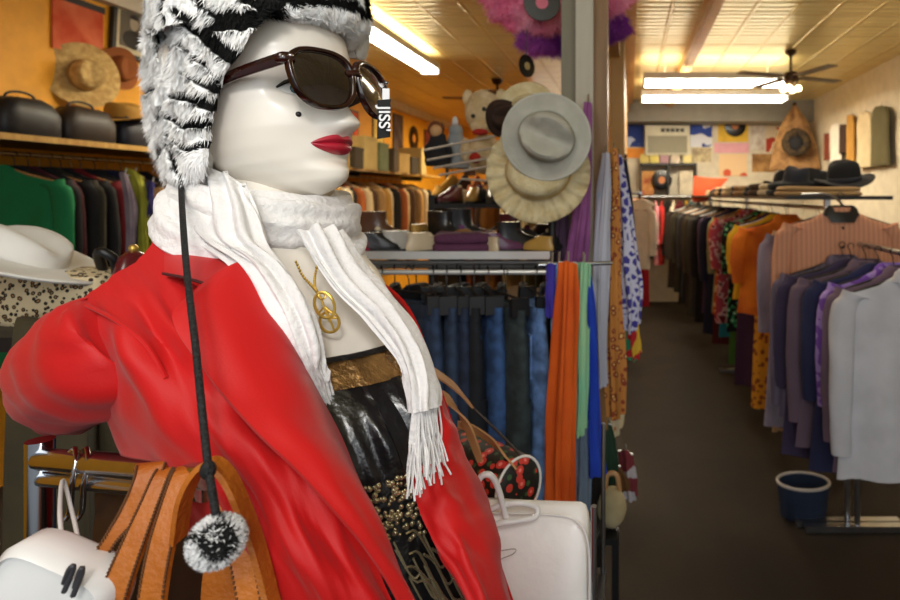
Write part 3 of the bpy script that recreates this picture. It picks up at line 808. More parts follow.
# ================================================================== GARMENTS
ORD = ['first', 'second', 'third', 'fourth', 'fifth', 'sixth', 'seventh', 'eighth', 'ninth', 'tenth', 'eleventh', 'twelfth', 'thirteenth', 'fourteenth', 'fifteenth', 'sixteenth',
       'seventeenth', 'eighteenth', 'nineteenth', 'twentieth', 'twenty-first', 'twenty-second', 'twenty-third', 'twenty-fourth', 'twenty-fifth', 'twenty-sixth', 'twenty-seventh', 'twenty-eighth', 'twenty-ninth', 'thirtieth']
m_hang = mat('hanger_plastic', (28, 26, 26), .4); m_hangw = mat('hanger_wood', (176, 128, 74), .5); m_hangwhite = mat('hanger_white', (215, 212, 205), .4)
m_wire = mat('hanger_wire', (190, 192, 196), .3, 1.0)
m_button = mat('button_dark', (40, 30, 28), .3)
_hm = {}
def hanger_mesh(w, m):
    k = (round(w, 2), m.name)
    if k not in _hm:
        b = MB(); b.tube([(.012, 0, .004), (.014, 0, .016), (0, 0, .026), (-.014, 0, .014), (-.006, 0, -.004), (0, 0, -.02), (0, 0, -.055)], .0022, 6, smooth=4)
        b.tube([(-w*.92, 0, -.128), (-w*.5, 0, -.095), (0, 0, -.052), (w*.5, 0, -.095), (w*.92, 0, -.128)], .0065, 6, smooth=3)
        o = b.build('hanger', m); _hm[k] = o.data; bpy.data.objects.remove(o)
    return _hm[k]
def link(name, me, parent, loc=(0, 0, 0)):
    o = bpy.data.objects.new(name, me); COL.objects.link(o); o.parent = parent; o.location = loc; return o
def garment(name, label, cat, m, loc, rz, group, w=.20, L=.72, SL=.5, th=.034, flare=1.08, seed=1, hm=None, sleeve=True, collar=None, buttons=0, m2=None, open_front=False):
    """a garment on its own hanger; origin at the hanger hook on the rail"""
    t = thing(name, label, cat, loc, group, rz)
    zs = [-.045, -.052, -.07, -.1, -.128, -.16, -.24, -.34]+list(np.linspace(-.34, -L, 8)[1:])
    ws = [.045, .058, .085, .145, w*.97, w, w*.97, w*.96]+list(np.linspace(w*.96, w*flare, 8)[1:])
    n = 44; V = []
    for z, W in zip(zs, ws):
        rmp = min(1, max(0, (-z-.1)/.35)); T = th*(.45+.55*min(1, (-z-.04)/.15))
        for i in range(n):
            a = 2*PI*i/n; c, s = math.cos(a), math.sin(a)
            x = W*math.copysign(abs(c)**.75, c)
            fold = rmp*(.35*math.sin(7*a+seed)+.25*nz(a*2.2, z*3, seed))
            y = T*s*(1+fold)+.018*rmp*math.sin(x*18+seed*1.7+z*2)+.012*rmp*nz(x*9, z*4, seed+5)
            V.append((x, y, z+(.012*nz(x*6, seed) if z < -L+.01 else 0)))
    b = MB(); b.grid(V, n, len(zs), True); k = n*(len(zs)-1)
    b.f += [tuple(range(n)), tuple(range(k, k+n))]; b.mi += [0, 0]
    b.build('garment_body', m, t)
    if sleeve:
        for s in (-1, 1):
            b = MB(); pts = crv([(s*(w-.035), 0, -.135), (s*(w+.015), .006*math.sin(seed), -.2), (s*(w+.03), .012*math.sin(seed*2), -.13-SL*.6), (s*(w+.022), .02*math.sin(seed*3), -.13-SL)], 5)
            V = []; q = 16
            for i, p in enumerate(pts):
                f = i/(len(pts)-1); r = .055-.016*f
                for kk in range(q):
                    a = 2*PI*kk/q; rr = r*(1+.16*nz(math.cos(a)*2, math.sin(a)*2, f*7+seed))
                    V.append((p[0]+rr*math.cos(a), p[1]+rr*.62*math.sin(a), p[2]+(.02*s*math.cos(a) if i == 0 else 0)))
            b.grid(V, q, len(pts), True); b.f += [tuple(range(q)), tuple(range(q*len(pts)-q, q*len(pts)))]; b.mi += [0, 0]
            b.build('sleeve', m, t)
    if collar is not None:
        b = MB(); V = []
        for dz, rr in ((-.082, .082), (-.05, .062), (-.035, .058), (-.05, .076), (-.085, .09)):
            for i in range(20):
                a = 2*PI*i/20; V.append((rr*math.cos(a), rr*.45*math.sin(a)-(.006), dz-(.03 if math.sin(a) < -.6 else 0)))
        b.grid(V, 20, 5, True); b.build('collar', collar, t)
    for i in range(buttons):
        MB().ball((0, -th-.008, -.14-.09*i), (.007, .004, .007), 8, 6).build('button', m_button, t)
    link('hanger', hanger_mesh(w, hm or m_hang), t)
    return t
def rail(mb, a, b, r=.012): mb.tube([a, b], r, 10); return mb
m_steel = mat('brushed_steel', (188, 190, 194), .28, 1.0); m_blackmetal = mat('black_metal', (22, 22, 24), .45)

# ------------------------------------------------------------------ long rack on the right of the aisle
rk = thing('clothes_rack', 'long chrome clothes rack running along the aisle to the back wall', 'clothes rack', (1.05, 5.4, 0), 'clothes racks')
b = rail(MB(), (0, -2.55, 1.53), (0, 2.6, 1.53)); b.build('rail', m_steel, rk)
for y in (-2.5, 0, 2.55):
    MB().tube([(0, y, 0), (0, y, 1.53)], .014, 10).build('upright', m_steel, rk)
    MB().box((0, y, .02), (.5, .04, .03)).build('foot', m_steel, rk, smooth=False)
MB().tube([(0, -2.5, 1.53), (-.1, -2.55, 1.60), (-.24, -2.56, 1.603)], .006, 8, smooth=4).build('end_arm', m_steel, rk)
MB().box((.05, .2, 1.585), (.56, 4.9, .02)).build('top_shelf', m_blackmetal, rk, smooth=False)
for y in (-2.2, 0, 2.5): MB().box((0, y, 1.555), (.03, .03, .045)).build('bracket', m_steel, rk, smooth=False)
def f(name, a, **k): return mat(name, a, .85, **k)
SH = [ # y, kind, colour words, material, L, w, SL
 (2.85, 'blouse', 'peach', f('peach_cotton', (220, 158, 122), pattern='stripe_x', rgb2=(206, 142, 108), scale=14), .8, .25, .5),
 (3.15, 'shirt', 'lavender grey', f('lavender_grey', (150, 140, 158), rgb2=(128, 118, 136), scale=6), 1.0, .27, .5),
 (3.4, 'dress', 'tan flowered', f('tan_floral', (196, 156, 112), pattern='dots', rgb2=(120, 74, 40), rgb3=(206, 60, 40), scale=34, thr=.35), 1.12, .23, .22),
 (3.72, 'shirt', 'bright orange', f('orange_cotton', (232, 120, 12), rgb2=(205, 92, 6), scale=7), .66, .27, .34),
 (3.9, 'dress', 'amber patterned', f('amber_print', (224, 150, 30), pattern='dots', rgb2=(150, 70, 20), scale=26, thr=.4), 1.22, .22, .2),
 (4.08, 'blouse', 'golden yellow', f('golden_yellow', (236, 186, 22), rgb2=(214, 158, 14), scale=7), .62, .27, .32),
 (4.3, 'dress', 'deep plum', f('plum', (66, 34, 66)), 1.15, .24, .4),
 (4.5, 'dress', 'yellow flowered', f('yellow_floral', (206, 176, 44), pattern='blotch', rgb2=(90, 110, 30), rgb3=(190, 60, 30), scale=22, thr=.48), 1.18, .23, .2),
 (4.7, 'blouse', 'black and green flowered', f('green_floral', (18, 22, 20), pattern='dots', rgb2=(70, 190, 120), rgb3=(235, 240, 230), scale=24, thr=.4), .85, .27, .4),
 (4.88, 'skirt', 'leaf green', f('leaf_green', (72, 130, 52)), 1.2, .23, .2),
 (5.05, 'shirt', 'pink and red patterned', f('pink_print', (196, 72, 92), pattern='blotch', rgb2=(240, 190, 190), rgb3=(120, 20, 40), scale=16, thr=.5), .78, .27, .4),
 (5.2, 'shirt', 'turquoise', f('turquoise', (40, 140, 160)), 1.02, .25, .3),
 (5.36, 'shirt', 'burnt orange print', f('burnt_orange', (210, 96, 36), pattern='blotch', rgb2=(240, 200, 140), scale=14, thr=.55), .55, .27, .3),
 (5.5, 'blouse', 'sage green', f('sage_green', (148, 156, 120)), .7, .27, .5),
 (5.5, 'dress', 'maroon', f('maroon', (88, 22, 30)), 1.15, .25, .5),
 (5.66, 'coat', 'navy', f('navy', (28, 32, 62)), 1.1, .27, .6),
 (5.82, 'shirt', 'purple', f('purple', (74, 44, 84)), .95, .27, .55),
 (5.98, 'coat', 'black', f('black_wool', (20, 19, 20)), 1.05, .28, .6),
 (6.14, 'coat', 'charcoal', f('charcoal', (52, 50, 48)), 1.0, .28, .6),
 (6.3, 'coat', 'dark olive', f('dark_olive', (54, 50, 34)), 1.05, .28, .6),
 (6.46, 'coat', 'dark brown', f('dark_brown', (50, 36, 26)), 1.0, .28, .6),
 (6.62, 'coat', 'black', f('black_wool', (20, 19, 20)), 1.0, .28, .6),
 (6.8, 'coat', 'slate grey', f('slate', (60, 60, 62)), .95, .28, .6),
 (7.0, 'coat', 'black', f('black_wool', (20, 19, 20)), 1.05, .28, .6),
 (7.2, 'coat', 'dark olive', f('dark_olive', (54, 50, 34)), .95, .28, .6),
 (7.4, 'coat', 'black', f('black_wool', (20, 19, 20)), 1.0, .28, .6),
 (7.6, 'coat', 'dark brown', f('dark_brown', (50, 36, 26)), .95, .28, .6),
 (7.8, 'coat', 'charcoal', f('charcoal', (52, 50, 48)), 1.0, .28, .6)]
kinds = {'blouse': 'blouse', 'shirt': 'shirt', 'dress': 'dress', 'coat': 'coat', 'skirt': 'skirt', 'jacket': 'jacket'}
for i, (y, kd, cw, m, L_, w_, sl) in enumerate(SH):
    lab = f'{cw} {kd}, {ORD[i]} garment from the aisle end of the long rack'
    if i == 0: lab = 'peach striped blouse with dark buttons at the near end of the long rack'
    x = [1.0, 1.0, 1.06, .97, 1.03, 1.0][i] if i < 6 else (1.05 if i < 13 else 1.05-.017*(i-12))+R.uniform(-.05, .03)
    zr = 1.6 if i == 0 else 1.53
    L_ = L_*.9 if i == 0 else min(1.3, max(L_*1.12, .98)) if i not in (3, 5) else L_
    garment('hanging_'+kd, lab, kd, m, (x, y, zr-.014), R.uniform(-.14, .14)+(.1 if i == 0 else 0), 'clothes on the long aisle rack', w_, L_, sl, .03, 1.12, i*1.3+1,
            [m_hang, m_hangw, m_hangwhite][i % 3], kd != 'skirt', m if kd in ('shirt', 'coat') else (m_hang if i == 0 else None), 5 if i == 0 else (3 if kd == 'shirt' and i < 4 else 0))
# near rack at the edge of the picture
rk2 = thing('clothes_rack', 'lower clothes rack of lavender and grey garments nearest in the aisle', 'clothes rack', (1.08, 2.55, 0), 'clothes racks')
rail(MB(), (0, -.45, 1.37), (0, .32, 1.37)).build('rail', m_steel, rk2)
for y in (-.43, .3):
    MB().tube([(0, y, 0), (0, y, 1.37)], .013, 10).build('upright', m_steel, rk2); MB().box((0, y, .02), (.5, .04, .03)).build('foot', m_steel, rk2, smooth=False)
NR = [(2.80, 'shirt', 'greyish lavender', f('grey_lavender', (112, 100, 122), pattern='stripe_x', rgb2=(96, 86, 106), scale=10), .92, .27, .6),
      (2.72, 'dress', 'dark violet', f('dark_violet', (62, 52, 82)), 1.12, .27, .5),
      (2.62, 'coat', 'dusty mauve', f('mauve', (112, 92, 108)), 1.02, .27, .62),
      (2.54, 'dress', 'indigo', f('indigo', (42, 46, 84)), 1.1, .25, .5),
      (2.46, 'blouse', 'bright violet patterned', f('violet_print', (128, 82, 190), pattern='blotch', rgb2=(180, 150, 226), scale=20, thr=.52), .72, .24, .5),
      (2.38, 'coat', 'plum grey', f('plum_grey', (120, 98, 118)), 1.0, .25, .6),
      (2.28, 'jacket', 'pale grey white', f('pale_grey', (206, 206, 212)), 1.0, .25, .62)]
for i, (y, kd, cw, m, L_, w_, sl) in enumerate(NR):
    garment('hanging_'+kd, f'{cw} {kd} hanging on the lower rack nearest in the aisle', kd, m, (1.08-[.09, .08, .05, .03, 0, 0, 0][i], y, 1.37-.014), R.uniform(-.06, .06), 'clothes on the near aisle rack', w_, L_*.84, sl, .026, 1.15, i*2.1+40,
            m_hang, True, m if kd != 'dress' else None, 0)
# blue tote with white rim on the floor below
tt = thing('tote_bag', 'blue tote bag with white rim on the floor by the lavender garments', 'bag', (.86, 2.98, .0)); tt.scale = (.68, .68, .68)
MB().lathe([(0, 0), (.12, 0), (.15, .02), (.17, .22), (.172, .26), (.16, .26), (.15, .05), (0, .04)], 28, sx=1.1, sy=.8).build('bag_body', mat('tote_blue', (28, 42, 66), .8), tt)
MB().tube([(.187*math.cos(a), .138*math.sin(a), .262) for a in np.linspace(0, 2*PI, 28)[:-1]], .012, 8, True).build('rim', mat('tote_rim', (196, 186, 176), .7), tt)

# ------------------------------------------------------------------ things on top of the long rack
TS = 1.595
m_darkf = [f('shelf_black', (18, 18, 20)), f('shelf_brown', (70, 50, 34)), f('shelf_tan', (176, 140, 92)), f('shelf_cream', (206, 186, 150)), f('shelf_slate', (44, 46, 54))]
cw5 = ['black', 'brown', 'tan', 'cream', 'slate']
def folded(label, m, loc, rz, size, group, seed=0, name='folded_trousers', cat='folded clothes'):
    t = thing(name, label, cat, loc, group, rz)
    for k in range(2):
        b = MB(); V = []; n = 24; lx, ly, lz = size
        for j, (s, zz) in enumerate(((.0, .0), (.94, .0), (1, .25), (1, .75), (.94, 1), (0, 1))):
            for i in range(n):
                a = 2*PI*i/n; c, q = math.cos(a), math.sin(a)
                x = lx/2*s*math.copysign(abs(c)**.35, c); y = ly/2*s*math.copysign(abs(q)**.35, q)
                V.append((x*(1-.04*k), y*(1-.03*k), lz*(k+zz*.98)/2*(1+.18*nz(x*7, y*7, seed+k))))
        b.grid(V, n, 6, True); b.build('folded_layer', m, t)
    return t
for i in range(13):
    y = 3.35+i*.27; c = [2, 0, 3, 1, 4, 2, 0, 3, 0, 2, 1, 0, 3][i]
    o = folded(f'{cw5[c]} folded trousers, {ORD[i]} pile along the long rack top shelf', m_darkf[c], (1.06+R.uniform(-.03, .03), y, TS), R.uniform(-.2, .2), (.46, .2, R.uniform(.05, .085)), 'folded trousers above the long rack', i)
def hat_thing(name, label, loc, rot, m, r=.15, ch=.11, cr=.085, group=None, pinch=.02, band=None, bend=.02, ruffle=0.0, segs=40):
    t = thing(name, label, 'hat', tuple(loc), group); t.rotation_euler = rot
    def brimfn(p, r_, a): return Vector((p.x, p.y, p.z+bend*math.cos(2*a)*(r_/r)**2+ruffle*math.sin(a*22)*(max(0, r_-cr)/(r-cr+1e-6))))
    MB().lathe([(cr*.9, .004), (cr*1.05, 0), (cr+(r-cr)*.35, -.002), (cr+(r-cr)*.7, -.001), (r*.985, .004), (r, .008), (r*.985, .011), (cr+(r-cr)*.6, .006), (cr, .008)], segs if not ruffle else 132, fn=brimfn).build('brim', m, t)
    def crfn(p, r_, a):
        k = max(0, p.z/ch-.45)
        return Vector((p.x*1.08, p.y*(.92-.0*k)-0, p.z-pinch*k*2*math.exp(-(p.y/(cr*.45))**2)))
    MB().lathe([(cr, 0), (cr*.99, ch*.3), (cr*.95, ch*.6), (cr*.88, ch*.85), (cr*.74, ch*.97), (cr*.5, ch), (cr*.25, ch*.995), (.001, ch*.99)], 36, fn=crfn).build('crown', m, t)
    if band is not None:
        MB().lathe([(cr*1.0, .008), (cr*1.02, .012), (cr*1.01, .03), (cr*.97, .033)], 36, sx=1.08, sy=.93).build('hat_band', band, t)
    return t
m_hatblack = f('hat_black', (20, 20, 24)); m_hatnavy = f('hat_navy', (30, 34, 46))
for i, (x, y, z, m, nm) in enumerate([(1.25, 3.5, .15, m_hatblack, 'black felt hat on the folded trousers at the near end of the rack top'), (1.08, 3.92, .12, m_hatnavy, 'navy felt hat on the rack top beside the black hat'),
                                      (1.3, 4.25, .12, m_hatblack, 'black felt hat on the rack top behind the navy hat'), (1.2, 4.65, .12, m_hatblack, 'black hat on the middle of the long rack top')]):
    hat_thing('felt_hat', nm, (x, y, TS+z*.55), (.15, -.1, i), m, .17, .13, .09, 'hats on the long rack top', band=m_darkf[4])
# right wall hangings
WX = XR-.02
def wallhang(y, z): return (WX, y, z)
t = thing('wall_shawl', 'tan pointed shawl hung on the right wall above the rack', 'shawl', (WX-.33, 8.2, 2.2), rz=math.radians(72))
b = MB(); V = []
for j, (zz, ww) in enumerate(((.62, .02), (.56, .06), (.4, .17), (.2, .25), (0, .3), (-.25, .34))):
    for i in range(24):
        a = 2*PI*i/24; V.append((.05*math.sin(a)*(1+.4*math.sin(5*a)), ww*math.cos(a), zz+.01*math.sin(6*a)))
b.grid(V, 24, 6, True); b.build('shawl_cloth', f('tan_shawl', (176, 134, 84), rgb2=(120, 84, 50), scale=9), t); MB().ball((0, 0, .64), .03).build('knot', f('shelf_brown', (70, 50, 34)), t)
t = thing('wreath', 'dark round wreath hung in front of the tan shawl', 'wreath', (WX-.36, 8.02, 2.3), rz=math.radians(75))
b = MB(); V = []; n, m_ = 12, 40
for i in range(m_):
    a = 2*PI*i/m_
    for k in range(n):
        q = 2*PI*k/n; rr = .055*(1+.45*nz(a*4, q*1.5, 3)); V.append((rr*math.sin(q), (.135+rr*math.cos(q))*math.cos(a), (.135+rr*math.cos(q))*math.sin(a)))
b.grid(V, n, m_, True, True); b.build('ring', f('wreath_dark', (34, 26, 20), rgb2=(80, 60, 30), scale=30), t); MB().ball((-.02, 0, -.01), (.04, .1, .1)).build('wreath_centre', m_hatblack, t)
COLs = [('cream dress', (222, 204, 164), 8.75, 2.02, .3, .7), ('rust brown bag', (120, 50, 26), 7.72, 2.0, .12, .34), ('white shirt', (232, 226, 212), 7.42, 1.95, .22, .6), ('dark brown bag', (60, 36, 24), 7.15, 2.05, .12, .34), ('ochre scarf', (190, 140, 60), 6.9, 2.0, .12, .6), ('cream blouse', (220, 200, 160), 6.5, 1.98, .22, .6), ('olive jacket', (96, 88, 52), 6.1, 1.98, .24, .6)]
for cwd, rgb, y, z, hw, hh in COLs:
    kd = cwd.split()[-1]
    t = thing('wall_'+kd, f'{cwd} hung high on the right wall', kd, (WX-.04, y, z+.22), 'clothes hung on the right wall')
    b = MB(); V = []
    for zz, ww in ((hh*.5, hw*.25), (hh*.46, hw*.7), (hh*.3, hw), (0, hw*.9), (-hh*.5, hw*1.05)):
        for i in range(22):
            a = 2*PI*i/22; V.append((.03*math.sin(a)*(1+.4*math.sin(4*a+y)), ww*math.cos(a), zz))
    b.grid(V, 22, 5, True); b.f += [tuple(range(22)), tuple(range(88, 110))]; b.mi += [0, 0]
    b.build('cloth', f('wall_'+cwd.replace(' ', '_'), rgb), t); MB().tube([(0.02, 0, hh*.5-.01), (0.02, 0, hh*.5+.04)], .004, 6).build('hook', m_wire, t)

# ------------------------------------------------------------------ back wall
YW = YB
def onwall(px0, py0, px1, py1, d=YW):
    a = P(px0, py0, d); c = P(px1, py1, d); return (a[0]+c[0])/2, (a[2]+c[2])/2, abs(c[0]-a[0]), abs(a[2]-c[2])
def poster(name, label, cat, px0, py0, px1, py1, m, d=YW, th=.012, frame=None, group=None):
    x, z, w_, h_ = onwall(px0, py0, px1, py1, d)
    t = thing(name, label, cat, (x, d, z), group)
    MB().box((0, -th/2, 0), (w_, th, h_)).build('sheet', m, t, smooth=False)
    if frame:
        for s in (-1, 1):
            MB().box((s*w_/2, -th*.8, 0), (.03, th*1.6, h_+.03)).build('frame_side', frame, t, smooth=False); MB().box((0, -th*.8, s*h_/2), (w_, th*1.6, .03)).build('frame_bar', frame, t, smooth=False)
    return t, w_, h_
x, z, w_, h_ = onwall(645, 127, 688, 156)
ac = thing('air_conditioner', 'beige wall air conditioner high on the back wall', 'air conditioner', (x, YW, z-h_/2))
m_ac = mat('ac_beige', (206, 200, 172), .5); m_acd = mat('ac_grille', (150, 146, 124), .6, pattern='stripe_x', rgb2=(118, 114, 96), scale=12, thr=.6)
MB().box((0, -.1, h_/2), (w_, .2, h_)).build('case', m_ac, ac, smooth=False)
MB().box((0, -.206, h_*.36), (w_*.9, .012, h_*.58)).build('grille', m_acd, ac, smooth=False)
for k in range(5): MB().box((w_*(-.1+.11*k), -.204, h_*.84), (w_*.09, .01, h_*.12)).build('vent', mat('ac_dark', (70, 68, 60), .6), ac, smooth=False)
m_vinyl = mat('vinyl', (14, 14, 15), .25)
def disc_on(t, r, loc, rot=(PI/2, 0, 0), lab=(196, 120, 60), name='record'):
    o = MB().lathe([(.001, .002), (r*.34, .002), (r*.34, .003), (r*.98, .003), (r, .0015), (r, 0), (.001, 0)], 36).build(name, m_vinyl, t); o.location = loc; o.rotation_euler = rot
    q = MB().lathe([(.001, .0045), (r*.34, .0045), (r*.34, .0), (.001, 0)], 24).build('record_label', mat('record_label_%d_%d' % (lab[0], lab[1]), lab, .5), o); return o
poster('poster', 'blue poster with pale figure between the partition and the air conditioner', 'poster', 618, 124, 644, 147, f('poster_blue', (44, 66, 140), pattern='blotch', rgb2=(196, 206, 230), scale=3.2, thr=.58))
poster('poster', 'orange poster below the blue poster beside the air conditioner', 'poster', 622, 148, 644, 158, f('poster_orange', (236, 150, 60)))
poster('poster', 'blue and white poster just beyond the air conditioner', 'poster', 690, 122, 712, 147, f('poster_blue_white', (52, 76, 160), pattern='blotch', rgb2=(226, 228, 236), scale=4, thr=.5))
poster('poster', 'cream printed card below the blue and white poster', 'poster', 692, 148, 711, 162, f('card_cream', (222, 206, 160), rgb2=(150, 130, 110), scale=9))
t, w_, h_ = poster('record_sleeve', 'yellow record sleeve with black record on the back wall', 'record sleeve', 718, 113, 748, 142, f('sleeve_yellow', (240, 196, 70)))
disc_on(t, .16, (.03, -.016, .02), (PI/2, .0, 0))
poster('banner', 'pale pink banner under the yellow record sleeve', 'banner', 714, 143, 749, 153, f('banner_pink', (240, 178, 190)))
poster('poster', 'peach poster with a red spot under the pink banner', 'poster', 719, 154, 747, 176, f('poster_peach', (240, 206, 160), pattern='dots', rgb2=(214, 90, 60), scale=3, thr=.2))
poster('poster', 'white printed poster by the yellow record sleeve', 'poster', 751, 118, 764, 150, f('poster_white', (232, 226, 214), rgb2=(190, 170, 150), scale=8))
poster('poster', 'red and cream poster at the corner of the back wall', 'poster', 766, 122, 779, 152, f('poster_red_cream', (226, 206, 170), pattern='blotch', rgb2=(180, 60, 40), scale=5, thr=.56))
poster('poster', 'small tan print under the white poster near the corner', 'poster', 752, 154, 776, 172, f('print_tan', (196, 150, 90), rgb2=(120, 80, 44), scale=6))
# music shelf under the air conditioner
sx, sz, sw, sh_ = onwall(640, 164, 697, 196, 8.7)
ms = thing('wall_shelf', 'dark wall shelf of records under the air conditioner', 'shelf', (sx, 8.85, sz-sh_/2))
for zz in (0, sh_): MB().box((0, 0, zz), (sw, .26, .03)).build('board', m_blackmetal, ms, smooth=False)
for s in (-1, 0, 1): MB().box((s*(sw/2-.012), 0, sh_/2), (.024, .26, sh_)).build('side_panel', m_blackmetal, ms, smooth=False)
x, z, _, _ = onwall(652, 168, 672, 192, 8.68)
t = thing('record', 'black vinyl record standing on the dark wall shelf', 'record', (x, 8.76, z-.155)); disc_on(t, .15, (0, 0, .155))
for (a, b_, c0, c1, nm, cwd) in [(641, 654, (208, 160, 90), (150, 60, 40), 'record_sleeve', 'ochre and red record sleeve standing at one end of the wall shelf'), (680, 693, (226, 216, 190), (190, 180, 160), 'record_sleeve', 'cream record sleeve standing beside the vinyl on the wall shelf')]:
    x, z, w_, h_ = onwall(a, 170, b_, 194, 8.8); t = thing(nm, cwd, 'record sleeve', (x, 8.82, sz-sh_/2+.015)); MB().box((0, 0, h_/2), (w_, .02, h_)).build('sleeve_card', f('sleeve_%d' % a, c0, rgb2=c1, scale=7), t, smooth=False)
for i, (a, c0) in enumerate([(645, (206, 186, 110)), (655, (226, 210, 120)), (665, (190, 150, 160)), (676, (222, 206, 186)), (688, (230, 214, 150))]):
    x, z, w_, h_ = onwall(a-5, 155, a+4, 163, 8.8); t = thing('record_sleeve', ['straw coloured', 'lemon yellow', 'dusty pink', 'ivory', 'pale gold'][i]+' record sleeve leaning on top of the dark wall shelf', 'record sleeve', (x, 8.84, sz+sh_/2+.015), 'sleeves on top of the wall shelf'); MB().box((0, 0, h_/2+.01), (w_, .015, h_+.02)).build('sleeve_card', f('topsleeve_%d' % a, c0), t, smooth=False)
b = MB(); sheet(b, [[(694, 176, 7.9), (712, 178, 7.9), (729, 178, 7.9)], [(693, 190, 7.88), (708, 190, 7.86), (718, 190, 7.9)], [(692, 202, 7.9), (700, 202, 7.88), (706, 202, 7.9)]], 6, 6, .012)
o = b.build('red_cloth', f('red_orange_cloth', (206, 74, 34))); tag(o, 'red orange cloth hung in a triangle beside the wall shelf', 'cloth')
# back rack
rk3 = thing('clothes_rack', 'clothes rack across the back wall under the record shelf', 'clothes rack', (.62, 8.35, 0), 'clothes racks')
rail(MB(), (-.58, 0, 1.58), (.65, 0, 1.58)).build('rail', m_steel, rk3)
for x in (-.56, .63):
    MB().tube([(x, 0, 0), (x, 0, 1.58)], .013, 10).build('upright', m_steel, rk3); MB().box((x, 0, .02), (.04, .4, .03)).build('foot', m_steel, rk3, smooth=False)
BK = [('white', (226, 220, 212)), ('red', (180, 30, 34)), ('dark green', (30, 60, 50)), ('pink', (220, 140, 150)), ('scarlet', (200, 40, 34)), ('black', (24, 22, 24)), ('cream', (226, 214, 186)), ('maroon', (100, 26, 34)), ('mustard', (210, 170, 40)), ('teal', (40, 96, 110)), ('charcoal', (44, 44, 46)), ('tan', (170, 130, 80)), ('navy', (30, 34, 66))]
for i, (cwd, rgb) in enumerate(BK):
    garment('hanging_shirt', f'{cwd} shirt on the rack across the back wall', 'shirt', f('back_'+cwd.replace(' ', '_'), rgb), (.1+i*.085, 8.35, 1.566), PI/2+R.uniform(-.5, .1), 'shirts on the back rack', .2, R.uniform(.75, 1.1), .5, .024, 1.1, i+70, m_hang, True)
# rail of clothes along the partition, far side
rk4 = thing('wall_rail', 'chrome wall rail of clothes fixed to the partition wall', 'clothes rail', (.10, 6.4, 1.62), 'clothes racks')
rail(MB(), (0, -.9, 0), (0, 1.1, 0)).build('rail', m_steel, rk4)
for y in (-.85, 1.05): MB().tube([(0, y, 0), (-.14, y, 0)], .01, 8).build('bracket', m_steel, rk4)
PK = [(5.4, 'cream white', (222, 206, 186)), (5.62, 'crimson', (176, 22, 34)), (5.84, 'lemon', (226, 200, 60)), (6.06, 'white', (226, 222, 216)), (6.3, 'rose red', (200, 60, 74)), (6.55, 'black', (26, 24, 26)), (6.8, 'cream', (222, 206, 180)), (7.05, 'brick red', (160, 50, 36))]
for i, (y, cwd, rgb) in enumerate(PK):
    garment('hanging_blouse', f'{cwd} blouse on the rail along the partition wall', 'blouse', f('part_'+cwd.replace(' ', '_'), rgb), (.10, y+.25, 1.606), R.uniform(-.2, .2), 'blouses on the partition rail', .085, R.uniform(.7, 1.15), .45, .024, 1.1, i+90, m_hang, True)
# lamp and fan in the right room
fn = thing('ceiling_fan', 'dark ceiling fan with light bulbs over the right rack', 'ceiling fan', (1.5, 5.6, 2.64))
m_brz = mat('bronze', (70, 48, 28), .4, .6)
MB().lathe([(.001, .33), (.06, .33), (.05, .28), (.012, .25), (.012, .12), (.06, .1), (.075, .03), (.05, -.01), (.001, -.02)], 24).build('motor', m_brz, fn)
for k in range(4):
    a = 2*PI*k/4+.4; rot = Matrix.Rotation(a, 3, 'Z')
    MB().box((math.cos(a)*.33, math.sin(a)*.33, .06), (.46, .11, .01), rot).build('blade', m_brz, fn, smooth=False)
    MB().ball((math.cos(a+.7)*.07, math.sin(a+.7)*.07, -.05), .032).build('bulb', mat('bulb', (255, 240, 200), .4, emit=(255, 232, 180), estr=5), fn)
m_prong = mat('prong_wire', (226, 226, 222), .3, .5)
# ================================================================== FRONT RACK, BAGS, BOTTOM EDGE
def ribbon(mb, pts, w, th=.003, side=None, n=6, wvar=None):
    """flat strap following world points; side = width direction (vector or list)"""
    C_ = crv(pts, n); m = len(C_); V = []
    for i, p in enumerate(C_):
        T = C_[min(i+1, m-1)]-C_[max(i-1, 0)]; T /= np.linalg.norm(T)
        s0 = np.array(side, float); s0 = s0-T*np.dot(s0, T); s0 /= np.linalg.norm(s0)+1e-9; n0 = np.cross(T, s0)
        ww = w*(np.interp(i/(m-1), np.linspace(0, 1, len(wvar)), wvar) if wvar else 1)/2
        for a, b_ in ((-1, -1), (-.9, 1), (.9, 1), (1, -1)): V.append(p+s0*ww*a+n0*th*b_/2)
    mb.grid(V, 4, m, True); mb.f += [tuple(range(4)), tuple(range(4*m-4, 4*m))]; mb.mi += [0, 0]; return mb
nr = thing('display_rack', 'chrome twin bar rack arm in front of the red jacket', 'display rack', (-.66, .66, 0))
for (a, b_, r) in ((P(40, 459, .60), P(212, 474, .415), .0105), (P(40, 479, .60), P(205, 492, .42), .007)):
    o = MB().tube([a, b_], r, 12).build('bar', m_chrome); at_origin(o, nr)
o = MB().tube([P(150, 466, .47), P(150, 488, .47)], .004, 8).build('bar_link', m_chrome); at_origin(o, nr)
o = MB().tube([P(40, 459, .60)*np.array([1, 1, 0])+np.array([0, 0, .02]), P(40, 440, .60)], .012, 12).build('upright', m_chrome); at_origin(o, nr)
o = MB().box((P(40, 459, .6)[0], .60, .012), (.32, .3, .022)).build('foot', m_chrome, smooth=False); at_origin(o, nr)
hk = MB()
for x0, dd in ((70, .555), (82, .545)):
    hk.tube([P(x0, 452, dd), P(x0+5, 449, dd-.015), P(x0+6, 462, dd-.03), P(x0+2, 485, dd-.03), P(x0, 510, dd-.02), P(x0-5, 520, dd-.02)], .0022, 8, smooth=5)
o = hk.build('hook', m_chrome); at_origin(o, nr); o['kind'] = 'stuff'
